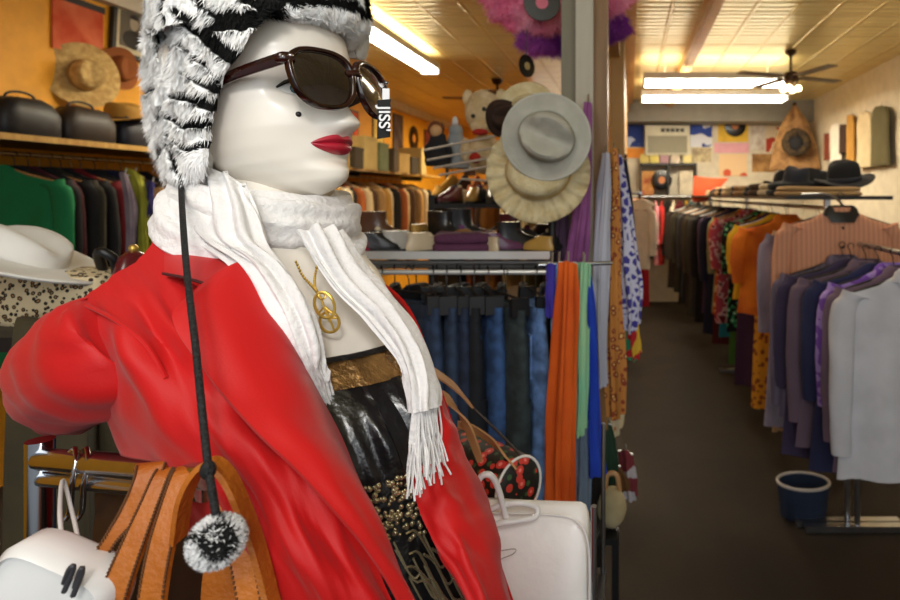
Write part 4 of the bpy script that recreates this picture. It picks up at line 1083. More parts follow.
# tan leather handbag hung on the bar
tb = thing('tan_handbag', 'tan leather bag hung by its stitched straps over the chrome bar', 'handbag', tuple(P(185, 800, .42)))
m_tan_l = mat('tan_leather', (182, 104, 28), .5, rgb2=(160, 86, 20), scale=16, bump=.2, bscale=160); m_stitch = mat('stitching', (96, 58, 24), .8)
def strap(pts, w, side, wvar=None, st=True, name='strap'):
    pts = [P(*p) for p in pts]; o = ribbon(MB(), pts, w, .0035, side, 8, wvar).build(name, m_tan_l); at_origin(o, tb)
    if st:
        b = MB(); C_ = crv(pts, 12); m = len(C_)
        for i, p in enumerate(C_):
            T = C_[min(i+1, m-1)]-C_[max(i-1, 0)]; T /= np.linalg.norm(T); s0 = np.array(side, float); s0 -= T*np.dot(s0, T); s0 /= np.linalg.norm(s0); n0 = np.cross(T, s0)
            if n0[1] > 0: n0 = -n0
            ww = w*(np.interp(i/(m-1), np.linspace(0, 1, len(wvar)), wvar) if wvar else 1)/2*.86
            for e in (-1, 1): b.box(p+s0*ww*e+n0*.0019, (.0012, .0012, .0022))
        q = b.build('stitching', m_stitch, smooth=False); q['kind'] = 'stuff'; at_origin(q, tb); q.parent = o; q.location = (0, 0, 0); q.matrix_parent_inverse.identity()
strap([(156, 480, .47), (150, 468, .445), (152, 466, .43), (146, 485, .42), (132, 512, .415), (112, 538, .41), (84, 580, .41)], .0145, (1, .25, 0), [1.0, 1.3, 1.35, 1.25, 1.05, .6, .6])
strap([(182, 480, .47), (172, 470, .445), (164, 473, .425), (150, 505, .41), (132, 548, .40), (114, 595, .395), (94, 660, .395)], .0125, (1, .2, 0), [.6, .8, .9, 1.0, 1.2, 1.4, 1.4])
strap([(200, 485, .46), (192, 470, .435), (184, 473, .415), (172, 508, .40), (161, 548, .39), (152, 600, .385), (144, 680, .385)], .0145, (1, .1, 0), [.7, .9, 1.0, 1.05, 1.1, 1.15, 1.15])
strap([(178, 540, .395), (184, 500, .392), (196, 474, .392), (211, 462, .392), (228, 476, .392), (245, 512, .392), (260, 555, .392), (276, 620, .392), (290, 690, .392)], .013, (0, 1, 0), [1, 1, 1, 1, 1, 1, 1, 1, 1], False)
strap([(214, 470, .425), (224, 500, .42), (238, 540, .415), (250, 600, .41), (262, 680, .41)], .016, (1, .2, 0), None)
strap([(226, 560, .43), (222, 600, .43), (220, 680, .43)], .03, (1, .1, 0), None, False)
c = P(190, 760, .42)
b = MB(); V = []
for zz, kx in ((.05, .9), (.04, 1), (-.06, 1.05), (-.16, 1), (-.18, .9)):
    for i in range(32):
        a = 2*PI*i/32; cs, sn = math.cos(a), math.sin(a)
        V.append(c+np.array([.14*kx*math.copysign(abs(cs)**.4, cs), .045*kx*math.copysign(abs(sn)**.5, sn), zz]))
b.grid(V, 32, 5, True); b.f += [tuple(range(32)), tuple(range(128, 160))]; b.mi += [0, 0]; o = b.build('bag_body', m_tan_l); at_origin(o, tb)
# dark lining bag behind the straps
db = thing('dark_handbag', 'dark brown bag hanging behind the tan straps', 'handbag', tuple(P(190, 700, .5)))
bb_ = MB(); sheet(bb_, [[(98, 480, .54), (150, 484, .50), (210, 482, .47), (262, 500, .452)], [(92, 560, .52), (150, 560, .48), (215, 560, .455), (275, 580, .445)], [(92, 690, .52), (150, 690, .48), (230, 690, .455), (310, 700, .44)]], 8, 8, .03, lambda u, v: .004*nz(u*5, v*5, 3))
o = bb_.build('bag_body', mat('dark_brown_leather', (40, 22, 14), .5)); at_origin(o, db)
o = MB().tube([P(140, 486, .49), P(150, 466, .487), P(172, 486, .478)], .003, 8, smooth=6).build('handle', mat('dark_brown_leather', (40, 22, 14), .5)); at_origin(o, db)
# white slotted purse in the corner
wp = thing('white_purse', 'white vinyl purse with dark loops below the chrome bar', 'purse', tuple(P(70, 640, .40)))
m_vin = mat('white_vinyl', (234, 234, 232), .32, coat=.2)
b = MB(); c = P(54, 606, .40); ang = math.radians(24); n = 40; V = []
for dy, k in ((-.012, .94), (-.016, .9), (-.010, 1.0), (.010, 1.0), (.016, .9), (.012, .2)):
    for i in range(n):
        a = 2*PI*i/n; cs, sn = math.cos(a), math.sin(a); x = .040*k*math.copysign(abs(cs)**.42, cs); z = .040*k*math.copysign(abs(sn)**.42, sn)
        V.append(c+np.array([x*math.cos(ang)+z*math.sin(ang), dy, -x*math.sin(ang)+z*math.cos(ang)]))
b.grid(V, n, 6, True); b.f += [tuple(range(n)), tuple(range(5*n, 6*n))]; b.mi += [0, 0]; at_origin(b.build('purse_body', m_vin), wp)
m_gdark = mat('dark_loop', (60, 60, 64), .5)
for k in range(2):
    o = MB().tube([P(64+k*11, 583+k*4, .380), P(69+k*10, 570+k*3, .378), P(73+k*9, 566+k*2, .378), P(72+k*9, 573+k*3, .379), P(64+k*9, 592+k*4, .380)], .0016, 8, smooth=5).build('loop', m_gdark); at_origin(o, wp)
o = MB().tube([P(66, 566, .40), P(60, 515, .45), P(63, 480, .53), P(74, 520, .46), P(84, 568, .40)], .0015, 8, smooth=6).build('strap', m_vin); at_origin(o, wp)
# bags behind the near shoulder
ds = thing('side_table', 'small dark side table behind the red jacket shoulder', 'table', (-1.1, 1.2, 0))
MB().box((0, 0, 1.345), (.44, .36, .025)).build('tabletop', m_blackmetal, ds, smooth=False)
for sx_ in (-1, 1):
    for sy_ in (-1, 1): MB().box((sx_*.2, sy_*.16, .667), (.03, .03, 1.333)).build('leg', m_blackmetal, ds, smooth=False)
m_leo = mat('leopard_print', (206, 188, 150), .8, pattern='dots', rgb2=(28, 20, 14), rgb3=(150, 110, 66), scale=105, thr=.42)
lb = thing('leopard_bag', 'leopard print bag on the dark side table', 'handbag', (-1.09, 1.16, 1.3575))
V = []; b = MB()
for zz, k in ((0, .9), (.01, 1), (.06, 1), (.09, .9), (.1, .6)):
    for i in range(32):
        a = 2*PI*i/32; cs, sn = math.cos(a), math.sin(a); V.append((.11*k*math.copysign(abs(cs)**.5, cs), .06*k*math.copysign(abs(sn)**.5, sn), zz))
b.grid(V, 32, 5, True); b.f += [tuple(range(32)), tuple(range(128, 160))]; b.mi += [0, 0]; b.build('bag_body', m_leo, lb)
MB().tube([(.10, 0, .08), (.11, -.02, .12), (.09, -.03, .135), (.07, 0, .10)], .009, 8, smooth=5).build('handle', mat('bag_black', (18, 18, 20), .4), lb)
hat_thing('white_hat', 'white wide brimmed hat tipped on top of the leopard bag', (-1.14, 1.12, 1.485), (math.radians(-8), math.radians(25), 0), mat('white_felt', (232, 230, 224), .8), .15, .055, .07, bend=.006)
bg = thing('burgundy_bag', 'small glossy burgundy bag beside the leopard bag', 'handbag', (-.952, 1.15, 1.3575))
b = MB(); V = []
for zz, k in ((0, .95), (.02, 1.05), (.09, .8), (.125, .55), (.135, .2)):
    for i in range(24):
        a = 2*PI*i/24; V.append((.034*k*math.cos(a)*(1+.08*math.sin(3*a)), .05*k*math.sin(a), zz))
b.grid(V, 24, 5, True); b.f += [tuple(range(24)), tuple(range(96, 120))]; b.mi += [0, 0]; b.build('bag_body', mat('burgundy_leather', (92, 22, 32), .25, coat=.4), bg); MB().ball((0, 0, .14), .008).build('clasp', m_gold, bg)

# ------------------------------------------------------------------ display stand with white and floral bags
st = thing('display_stand', 'chrome legged display stand carrying the white and flowered bags', 'display stand', (-.2, .93, 0))
for x in (-.17, .146):
    for y in (-.1, .2): MB().tube([(x, y, 0), (x+.004, y, 1.17 if x > 0 else 1.0)], .0045 if x > 0 else .008, 10).build('leg', m_steel, st)
MB().box((-.01, .05, .883), (.33, .33, .012)).build('lower_shelf', m_blackmetal, st, smooth=False)
MB().box((-.10, .13, 1.062), (.15, .16, .01)).build('upper_shelf', m_blackmetal, st, smooth=False)
for x in (-.17, -.03): MB().tube([(x, .19, .88), (x, .19, 1.06)], .005, 8).build('shelf_post', m_steel, st)
wb = thing('white_handbag', 'white leather handbag with rope handles standing below the jeans', 'handbag', (-.15, .84, .89))
b = MB(); V = []; n = 44
LV = [(0, .92, .9), (.008, 1, 1), (.1, 1.0, 1.0), (.2, .99, .8), (.238, .985, .5), (.255, .965, .32), (.266, .92, .2), (.27, .85, .06)]
for zz, kx, ky in LV:
    for i in range(n):
        a = 2*PI*i/n; cs, sn = math.cos(a), math.sin(a)
        x = .094*kx*math.copysign(abs(cs)**.3, cs); V.append((x, .042*ky*math.copysign(abs(sn)**.6, sn)*(1+.05*nz(x*20, zz*20))+.03*(zz/.27)**2, zz-.05*(x+.094)*(zz/.26)*.6+.002*nz(x*30, zz*12)))
b.grid(V, n, len(LV), True); b.f += [tuple(range(n)), tuple(range(n*(len(LV)-1), n*len(LV)))]; b.mi += [0, 0]
b.build('bag_body', mat('white_leather', (244, 243, 240), .4, rgb2=(238, 236, 232), scale=9, bump=.12, bscale=40, coat=.15), wb)
o = MB().tube([P(478, 530, .80), P(476, 495, .80), P(480, 478, .80), P(490, 475, .80), P(498, 488, .81), P(507, 522, .82)], .0042, 10, smooth=6).build('handle', m_vin); at_origin(o, wb)
o = MB().tube([P(484, 514, .83), P(498, 506, .82), P(520, 503, .82), P(536, 507, .83), P(535, 517, .825), P(516, 521, .815), P(498, 524, .81), P(486, 532, .815)], .0042, 10, smooth=6).build('handle', m_vin); at_origin(o, wb)
m_seam = mat('grey_seam', (176, 172, 166), .7)
o = MB().tube([P(499, 551, .800), P(515, 549, .800), P(513, 554, .800), P(498, 562, .800), P(505, 578, .800)], .0007, 6, smooth=5).build('seam', m_seam); at_origin(o, wb)
rim = [(.0945*math.copysign(abs(math.cos(a))**.35, math.cos(a)), -.028+.03*(zz_/.27)**2, zz_-.03*(.094+.0945*math.copysign(abs(math.cos(a))**.35, math.cos(a)))*zz_/.26) for a in np.linspace(0, 2*PI, 81)[:-1] for zz_ in (.134+.132*math.copysign(abs(math.sin(a))**.35, math.sin(a)),)]
MB().tube(rim, .0018, 6, True).build('piping', m_vin, wb)
# flowered barrel bag
fbg = thing('floral_bag', 'black barrel bag printed with red flowers and green leaves', 'handbag', tuple(P(490, 500, 1.0)))
m_flor = mat('red_floral_print', (20, 16, 14), .6, pattern='dots', rgb2=(206, 58, 48), rgb3=(240, 130, 120), scale=52, thr=.40)
nt = m_flor.node_tree; N = nt.nodes; L = nt.links; bs = N['Principled BSDF']
v2 = N.new('ShaderNodeTexVoronoi'); v2.inputs['Scale'].default_value = 66; mp2 = N.new('ShaderNodeMapping'); mp2.inputs['Location'].default_value = (3.3, 1.2, .7)
tcx = N.new('ShaderNodeTexCoord'); L.new(tcx.outputs['Object'], mp2.inputs[0]); L.new(mp2.outputs[0], v2.inputs['Vector'])
cmp_ = N.new('ShaderNodeMath'); cmp_.operation = 'LESS_THAN'; cmp_.inputs[1].default_value = .3; L.new(v2.outputs['Distance'], cmp_.inputs[0])
prev = bs.inputs['Base Color'].links[0].from_socket; mx = N.new('ShaderNodeMix'); mx.data_type = 'RGBA'; mx.inputs[6].default_value = lin((44, 74, 40))
lt_ = N.new('ShaderNodeMath'); lt_.operation = 'MULTIPLY'; lt_.inputs[1].default_value = 1
rgb_bw = N.new('ShaderNodeRGBToBW'); L.new(prev, rgb_bw.inputs[0]); gt = N.new('ShaderNodeMath'); gt.operation = 'LESS_THAN'; gt.inputs[1].default_value = .03; L.new(rgb_bw.outputs[0], gt.inputs[0])
L.new(gt.outputs[0], lt_.inputs[0]); fac = N.new('ShaderNodeMath'); fac.operation = 'MULTIPLY'; L.new(cmp_.outputs[0], fac.inputs[0]); L.new(gt.outputs[0], fac.inputs[1])
L.new(fac.outputs[0], mx.inputs[0]); L.new(prev, mx.inputs[6]); mx.inputs[7].default_value = lin((52, 84, 46)); L.new(mx.outputs[2], bs.inputs['Base Color'])
A0, B0 = P(440, 452, 1.09), P(519, 488, .955); ax = (B0-A0)/np.linalg.norm(B0-A0); e1 = np.cross(ax, Zu); e1 /= np.linalg.norm(e1); e2 = np.cross(e1, ax)
def brl(mb, s, r): return [A0+(B0-A0)*s+e1*r*math.cos(a)*.95+e2*r*math.sin(a) for a in np.linspace(0, 2*PI, 41)[:-1]]
V = []; prof = [(-.02, .03), (0, .042), (.04, .048), (.3, .051), (.7, .052), (.95, .050), (1.0, .047)]
for s, r in prof: V += brl(None, s, r)
b = MB().grid(V, 40, len(prof), True); b.f.append(tuple(range(40))); b.mi.append(0); at_origin(b.build('bag_body', m_flor), fbg)
V = []
for s, r in ((1.0, .046), (1.02, .040), (1.03, .025), (1.032, .001)): V += brl(None, s, r)
at_origin(MB().grid(V, 40, 4, True).build('end_panel', m_flor), fbg)
at_origin(MB().tube(brl(None, 1.0, .0485), .0022, 8, True).build('piping', m_vin), fbg)
m_strap = mat('tan_strap', (196, 150, 104), .5, rgb2=(176, 128, 82), scale=14)
for pts, w_, wv in (([(424, 366, .90), (440, 376, .92), (456, 388, .95), (470, 404, .97), (473, 408, .975)], .024, [.5, .8, 1, .8, .1]), ([(436, 392, .93), (450, 402, .94), (464, 420, .95), (474, 444, .96), (480, 462, .965)], .02, [.7, 1, 1, .8, .5]),
                    ([(458, 424, .99), (475, 430, .98), (495, 444, .96), (508, 460, .945), (516, 470, .94)], .022, [.6, .8, 1, 1, .9])):
    at_origin(ribbon(MB(), [P(*p) for p in pts], w_, .003, (.6, 0, -.8), 8, wv).build('strap', m_strap), fbg)
at_origin(MB().tube([P(472, 407, .975), P(490, 424, .97), P(506, 440, .96), P(520, 455, .95)], .0022, 8, smooth=5).build('strap_cord', mat('dark_cord', (40, 24, 18), .5)), fbg)

# ------------------------------------------------------------------ jeans rack
jr = thing('jeans_rack', 'steel rack of jeans with a shelf of shoes and knitwear above', 'clothes rack', (-.65, 1.85, 0), 'clothes racks')
rail(MB(), (-.5, -.1, 1.375), (.41, -.1, 1.375), .008).build('rail', m_prong, jr)
MB().box((-.045, .06, 1.425), (.93, .36, .008)).build('shelf', m_steel, jr, smooth=False)
MB().box((-.045, -.125, 1.427), (.93, .012, .022)).build('shelf_edge', m_prong, jr, smooth=False)
rail(MB(), (-.5, -.02, 1.395), (.41, -.02, 1.395), .006).build('rail', m_prong, jr)
for x in (-.5, .41):
    MB().tube([(x, .0, 0), (x, .0, 1.56)], .012, 10).build('upright', m_blackmetal, jr); MB().box((x, 0, .02), (.04, .5, .03)).build('foot', m_blackmetal, jr, smooth=False)
m_den = lambda nm, c: mat(nm, c, .85, rgb2=tuple(int(v*.66) for v in c), scale=26, bump=.3, bscale=300)
m_thread = mat('orange_thread', (176, 122, 60), .7); m_label = mat('paper_tag', (226, 222, 214), .7)
def jeans(label, m, loc, rz, w=.19, L=1.0, seed=0, tagc=None, pocket=True):
    t = thing('jeans', label, 'jeans', loc, 'jeans on the steel rack', rz)
    lv = [(-.085, w*.84, .018), (-.12, w*.87, .022), (-.2, w*.97, .03), (-.28, w*1.0, .034), (-.34, w*1.0, .034)]; n = 40; V = []
    for z, W, T in lv:
        for i in range(n):
            a = 2*PI*i/n; c, s = math.cos(a), math.sin(a); x = W*math.copysign(abs(c)**.7, c)
            V.append((x, T*s*(1+.2*nz(x*12, z*9, seed))+.012*math.sin(x*9+seed), z))
    b = MB().grid(V, n, len(lv), True)
    b.f += [tuple(range(n)), tuple(range(n*(len(lv)-1), n*len(lv)))]; b.mi += [0, 0]; b.build('seat_panel', m, t)
    for s_2 in (-1, 1):
        V = []; q = 24; zs = np.linspace(-.33, -.1-L, 9)
        for k, z in enumerate(zs):
            f_ = k/8; r = w*.5*(1.0-.22*f_)
            for i in range(q):
                a = 2*PI*i/q; c, s = math.cos(a), math.sin(a); x = s_2*w*.5*(1-.08*f_)+r*math.copysign(abs(c)**.75, c)
                V.append((x, .032*s*(1+.25*nz(c*2, z*5, seed+s_2))+.012*math.sin(x*9+seed)+.012*nz(z*4, seed, s_2), z))
        b = MB().grid(V, q, 9, True); b.f += [tuple(range(q)), tuple(range(q*8, q*9))]; b.mi += [0, 0]; b.build('leg', m, t)
    V = []
    for z, k in ((-.082, 1.0), (-.08, 1.02), (-.118, 1.05), (-.12, 1.0)):
        for i in range(n):
            a = 2*PI*i/n; c, s = math.cos(a), math.sin(a); x = w*.85*k*math.copysign(abs(c)**.7, c); V.append((x, .023*k*s+.012*math.sin(x*9+seed), z))
    MB().grid(V, n, 4, True, True).build('waistband', m, t)
    if pocket:
        for s_2 in (-1, 1):
            MB().box((s_2*w*.48, -.04, -.215), (w*.55, .006, .12)).build('back_pocket', m, t, smooth=False)
            MB().tube([(s_2*w*.48-w*.26, -.0445, -.165), (s_2*w*.48, -.0445, -.172), (s_2*w*.48+w*.26, -.0445, -.165)], .0011, 5).build('stitching', m_thread, t)
    if tagc: MB().box((0.02, -.04, -.16), (.03, .002, .05)).build('price_tag', tagc, t, smooth=False)
    b = MB().tube([(.01, 0, .004), (.012, 0, .014), (0, 0, .024), (-.013, 0, .013), (-.006, 0, -.004), (0, 0, -.02), (0, 0, -.05)], .0018, 6, smooth=4).tube([(-w*.8, 0, -.052), (w*.8, 0, -.052)], .0035, 6)
    b.build('hanger', m_blackmetal, t)
    b = MB()
    for s_2 in (-1, 1): b.box((s_2*w*.7, 0, -.075), (.022, .03, .05))
    for s_2 in (-1, 1): MB().box((s_2*w*.7, 0, -.075), (.022, .05, .05)).build('hanger_clip', m_blackmetal, t, smooth=False)
    return t
JN = [(-.98, 'black', (22, 24, 28), 50), (-.92, 'dark navy', (20, 26, 38), 55), (-.86, 'deep blue', (28, 36, 54), 60), (-.80, 'inky', (22, 28, 40), 52), (-.725, 'dark indigo', (30, 38, 54), 58), (-.645, 'charcoal blue', (34, 43, 56), 24),
      (-.575, 'mid blue', (42, 60, 88), 66), (-.535, 'faded indigo', (40, 56, 80), 70), (-.495, 'dark blue', (30, 44, 68), 64), (-.455, 'near black', (20, 24, 32), 68), (-.415, 'bright blue', (48, 78, 124), 66), (-.352, 'dark green grey', (46, 58, 60), 54), (-.275, 'light blue', (92, 124, 174), 66)]
for i, (x, cwd, rgb, an) in enumerate(JN):
    rgb = tuple(min(255, int(v*1.18)) for v in rgb); yj = 1.75
    tc_ = m_label if cwd in ('near black', 'faded indigo') else None
    jeans(f'{cwd} denim jeans clipped on the steel rack' if cwd != 'light blue' else 'light blue denim jeans beside the orange scarf', m_den('denim_'+cwd.replace(' ', '_'), rgb), (x, 1.75-(.05 if 'green' in cwd else 0), 1.37), math.radians(-an), .135 if 'green' not in cwd else .125, 1.0, i*1.9, tc_, 'green' not in cwd)
# shelf-top shoes and knitwear
def shoe(label, m, loc, rz, group, heel=.0, sole=None, s=1.0, boot=0.0):
    t = thing('shoe', label, 'shoe', loc, group, rz); t.scale = (s, s, s)
    LV = [(0, .125, .036, 0), (.012, .128, .038, 0), (.03, .122, .036, -.004), (.05, .095, .033, -.022), (.07, .066, .030, -.05), (.085, .058, .028, -.06)]
    if boot: LV += [(.085+boot*.5, .055, .030, -.062), (.085+boot, .055, .034, -.062)]
    V = []
    for z, a_, b_, cx in LV:
        for i in range(22):
            a = 2*PI*i/22; V.append((cx+a_*math.cos(a), b_*math.sin(a)*(1 if math.cos(a) > 0 else .85), z+heel*(.5-.5*math.cos(a)) if False else z+.012))
    b = MB().grid(V, 22, len(LV), True); b.f += [tuple(range(22)), tuple(range(22*(len(LV)-1), 22*len(LV)))]; b.mi += [0, 0]; b.build('upper', m, t)
    V = []
    for z, k in ((0, .97), (.012, 1.0), (.014, .98)):
        for i in range(22):
            a = 2*PI*i/22; V.append((.13*k*math.cos(a), .039*k*math.sin(a), z))
    b = MB().grid(V, 22, 3, True); b.f += [tuple(range(22)), tuple(range(44, 66))]; b.mi += [0, 0]; b.build('sole', sole or m_blackmetal, t); return t
SHZ = 1.429
SP = [('pink knitted sweater folded at the jacket end of the steel shelf', (170, 44, 78), -.86, 1.82, .2), ('plum sweater folded on the steel shelf near the boots', (84, 40, 70), -.50, 1.84, .18)]
for i, (lab, rgb, x, y, ww) in enumerate(SP):
    folded(lab, f('knit_%d' % i, rgb, bump=.5, bscale=120), (x, y, SHZ), .1*i, (ww, .2, .038+.02*(i == 1)), 'sweaters on the steel shelf', i+20, 'folded_sweater', 'sweater')
SHN = [('black', (20, 20, 22)), ('silver grey', (176, 172, 164)), ('burgundy', (92, 26, 40)), ('cream', (208, 190, 158)), ('brown', (84, 54, 32)), ('gold', (186, 146, 72)), ('plum', (90, 44, 78)), ('tan', (170, 124, 78))]
def shoe_m(k): return mat('shoe_'+SHN[k][0].replace(' ', '_'), SHN[k][1], .35, coat=.2)
for i, (k, x, y, rz, s_, bt) in enumerate([(0, -.735, 1.79, .5, .62, 0), (1, -.675, 1.83, .7, .66, 0), (3, -.60, 1.80, .9, .62, 0), (0, -.575, 1.93, -.4, .8, .05), (2, -.43, 1.99, 2.4, .7, .06), (5, -.68, 1.97, 1.6, .8, 0), (0, -.30, 1.98, 2.2, .8, 0), (4, -.79, 1.96, .2, .8, .05), (6, -.38, 1.80, .4, .6, 0), (0, -.33, 1.83, .6, .66, .04), (5, -.28, 1.80, 2.6, .5, 0), (2, -.36, 1.90, 1.2, .7, 0), (3, -.42, 1.79, 2.2, .5, 0), (0, -.52, 1.99, .3, .8, .06)]):
    shoe(f'{SHN[k][0]} {"ankle boot" if bt else "shoe"} on the steel shelf, {ORD[i]} of the shoes from the sweater' if True else '', shoe_m(k), (x, y, SHZ+(.0)), rz, 'shoes on the steel shelf', 0, None, s_, bt)
# second shelf of shoes further in
s2 = thing('shoe_shelf', 'dark two tier shelf of shoes behind the jeans rack', 'shelf', (-.56, 2.95, 0))
for zz in (1.34, 1.55): MB().box((.0, 0, zz), (.72, .42, .02)).build('board', m_blackmetal, s2, smooth=False)
for x in (-.35, .35): MB().box((x, 0, .8), (.03, .4, 1.6)).build('side_panel', m_blackmetal, s2, smooth=False)
for lvl, zz in ((0, 1.35), (1, 1.56)):
    for i in range(7):
        k = (i*3+lvl*2+i//3) % 8; x = -.56-.29+i*.097
        shoe(f'{SHN[k][0]} {"boot" if (i+lvl) % 4 == 0 else "shoe"}, {ORD[i]} from the coat side on the {"upper" if lvl else "lower"} shoe shelf', shoe_m(k), (x, 2.86+R.uniform(-.02, .02), zz), PI/2*-1+R.uniform(-.35, .35), 'shoes on the shoe shelf', 0, None, .8, .05 if (i+lvl) % 4 == 0 else 0)
# rack of tan and gold garments beyond
rk5 = thing('clothes_rack', 'clothes rack of gold and brown jackets beyond the shoe shelf', 'clothes rack', (-.85, 4.4, 0), 'clothes racks')
rail(MB(), (-.5, 0, 1.80), (.55, 0, 1.80)).build('rail', m_steel, rk5)
for x in (-.49, .54):
    MB().tube([(x, 0, 0), (x, 0, 1.80)], .013, 10).build('upright', m_blackmetal, rk5); MB().box((x, 0, .02), (.04, .5, .03)).build('foot', m_blackmetal, rk5, smooth=False)
GB = [('gold', (196, 146, 60)), ('brown', (84, 54, 30)), ('cream', (222, 196, 140)), ('black', (26, 22, 20)), ('caramel', (170, 112, 50)), ('olive', (86, 78, 40)), ('rust', (150, 76, 30)), ('beige', (206, 176, 124))]
for i in range(11):
    cwd, rgb = GB[(i*3) % 8]
    garment('hanging_jacket', f'{cwd} jacket, {ORD[i]} from the coat wall on the rack beyond the shoes', 'jacket', f('mid_'+cwd, rgb), (-1.3+i*.09, 4.4, 1.786), PI/2+R.uniform(-.5, .2), 'jackets beyond the shoe shelf', .21, .85, .55, .026, 1.05, i+120, m_hang, True)

# dark olive coat draped from the side table edge
oc = thing('draped_coat', 'dark olive coat draped over the side table edge behind the chrome bar', 'coat', (-1.0, 1.0, .6))
b = MB(); sheet(b, [[P(20, 318, 1.12), P(60, 316, 1.10), P(100, 316, 1.09), P(140, 318, 1.1)], [P(15, 330, 1.02), P(60, 330, 1.0), P(100, 330, 1.0), P(145, 330, 1.01)], [P(10, 450, 1.0), P(60, 450, .97), P(110, 450, .98), P(150, 450, 1.0)], [P(10, 700, 1.0), P(60, 700, .96), P(110, 700, .97), P(160, 700, 1.0)]], 10, 10, .006, lambda u, v: .012*math.sin(u*22+v*2)*v, True)
at_origin(b.build('coat_cloth', mat('olive_wool', (66, 58, 36), .9, rgb2=(52, 45, 28), scale=9)), oc)
at_origin(MB().tube([P(96, 340, .985), P(92, 440, .955), P(96, 560, .945)], .006, 8, smooth=5).build('placket', mat('olive_trim', (46, 40, 24), .9)), oc)

# dark skirts on the back rail of the jeans rack
rail(MB(), (-.5, .17, 1.36), (.41, .17, 1.36), .008).build('rail', m_prong, jr)
for i in range(12):
    cwd, rgb = [('black', (18, 18, 20)), ('charcoal', (34, 34, 38)), ('dark brown', (44, 32, 24)), ('ink blue', (24, 28, 42))][i % 4]
    garment('hanging_skirt', f'{cwd} skirt, {ORD[i]} from the mannequin on the back rail behind the jeans', 'skirt', f('skirt_'+cwd.replace(' ', '_'), rgb), (-1.08+i*.072, 2.02, 1.346), PI/2+R.uniform(-.5, .3), 'skirts behind the jeans', .15, .8, .3, .03, 1.2, i+400, m_hang, False)
# ================================================================== LEFT WALL, POST, HANGINGS
sh = thing('wall_shelf', 'long shelf with a yellow wooden edge above the coats on the orange wall', 'shelf', (-3.16, 5.9, 1.86))
MB().box((0, 0, .01), (.56, 6.4, .02)).build('board', m_blackmetal, sh, smooth=False)
MB().box((.285, 0, .012), (.014, 6.4, .03)).build('front_edge', mat('yellow_wood', (206, 164, 84), .5, rgb2=(170, 124, 56), pattern='wood', scale=5), sh, smooth=False)
rail(MB(), (.02, -3.1, -.05), (.02, 3.1, -.05), .011).build('rail', m_steel, sh)
for y in (-3.05, -1, 1, 3.05): MB().box((-.1, y, -.02), (.3, .02, .04)).build('bracket', m_blackmetal, sh, smooth=False)
LW = [('emerald green', (10, 120, 70), 2.98, .30), ('black', (22, 20, 22), 3.06, .27), ('dark burgundy', (72, 16, 28), 3.13, .24), ('black', (22, 20, 22), 3.19, .25), ('dark olive', (50, 44, 30), 3.25, .26), ('black', (22, 20, 22), 3.31, .255), ('deep red', (118, 16, 24), 3.37, .255),
      ('black', (22, 20, 22), 3.43, .26), ('charcoal', (40, 38, 38), 3.52, .265), ('navy', (34, 36, 70), 3.60, .27), ('brown', (70, 46, 30), 3.7, .26), ('black', (22, 20, 22), 3.85, .26), ('tan', (170, 126, 76), 4.15, .26), ('olive', (86, 80, 46), 4.5, .26), ('black', (22, 20, 22), 4.9, .26), ('brown', (70, 46, 30), 5.3, .26)]
for i in range(18):
    LW.append([('tan', (184, 140, 84)), ('cream', (226, 200, 150)), ('black', (26, 22, 20)), ('gold', (200, 150, 70)), ('brown', (84, 56, 32)), ('rust orange', (190, 100, 44)), ('ivory', (232, 214, 176))][(i*3) % 7]+(5.75+i*.165, .25+.02*((i*7) % 3)))
for i, (cwd, rgb, y, w_) in enumerate(LW):
    o_ = ORD[i] if i < 30 else ['thirty-first', 'thirty-second', 'thirty-third', 'thirty-fourth', 'thirty-fifth'][i-30]
    garment('hanging_coat', f'{cwd} coat, {o_} from the shop front on the orange wall rail', 'coat', f('wallcoat_'+cwd.replace(' ', '_'), rgb), (-3.14, y, 1.796), R.uniform(-.15, .15), 'coats on the orange wall rail', w_-.02, R.uniform(.85, 1.15), .6, .024, 1.08, i+200, m_hang if i % 3 else m_hangw, True)
# scarves over the coats
def hung(name, label, cat, g, m, su=8, sv=10, th=.003, f1=6, amp=.006, q=1, group=None, hook=None, world=False, parts=None):
    t = thing(name, label, cat, tuple(sheet_pts(g, 1, 1, world)[-1, len(g[0])//2]), group)
    b = MB(); sheet(b, g, su, sv, th, lambda u, v: amp*(.35+.65*v)*math.sin(u*f1*PI+1.5*nz(u*2, v*3, q))+amp*.6*nz(u*5, v*4, q+3), world)
    at_origin(b.build('cloth', m), t)
    a = np.array(sheet_pts(g, 1, 1, world)[0, 0]); c = np.array(sheet_pts(g, 1, 1, world)[0, -1])
    b = MB(); top_ = (a+c)/2
    b.tube([a+np.array([0, .012, .0]), c+np.array([0, .012, .0])], .004, 6); b.tube([top_+np.array([0, .012, 0]), top_+np.array([0, .02, .03])], .003, 6)
    at_origin(b.build('hanging_bar', m_wire), t); return t
hung('scarf', 'lime yellow scarf hung over the dark coats on the orange wall rail', 'scarf', [[(124, 168, 3.32), (134, 170, 3.3), (143, 178, 3.3)], [(132, 195, 3.3), (142, 195, 3.27), (149, 205, 3.28)], [(138, 230, 3.3), (143, 230, 3.27), (148, 232, 3.28)], [(138, 262, 3.3), (144, 262, 3.27), (150, 262, 3.3)]], f('lime_yellow', (186, 190, 70), rgb2=(160, 160, 50), scale=8))
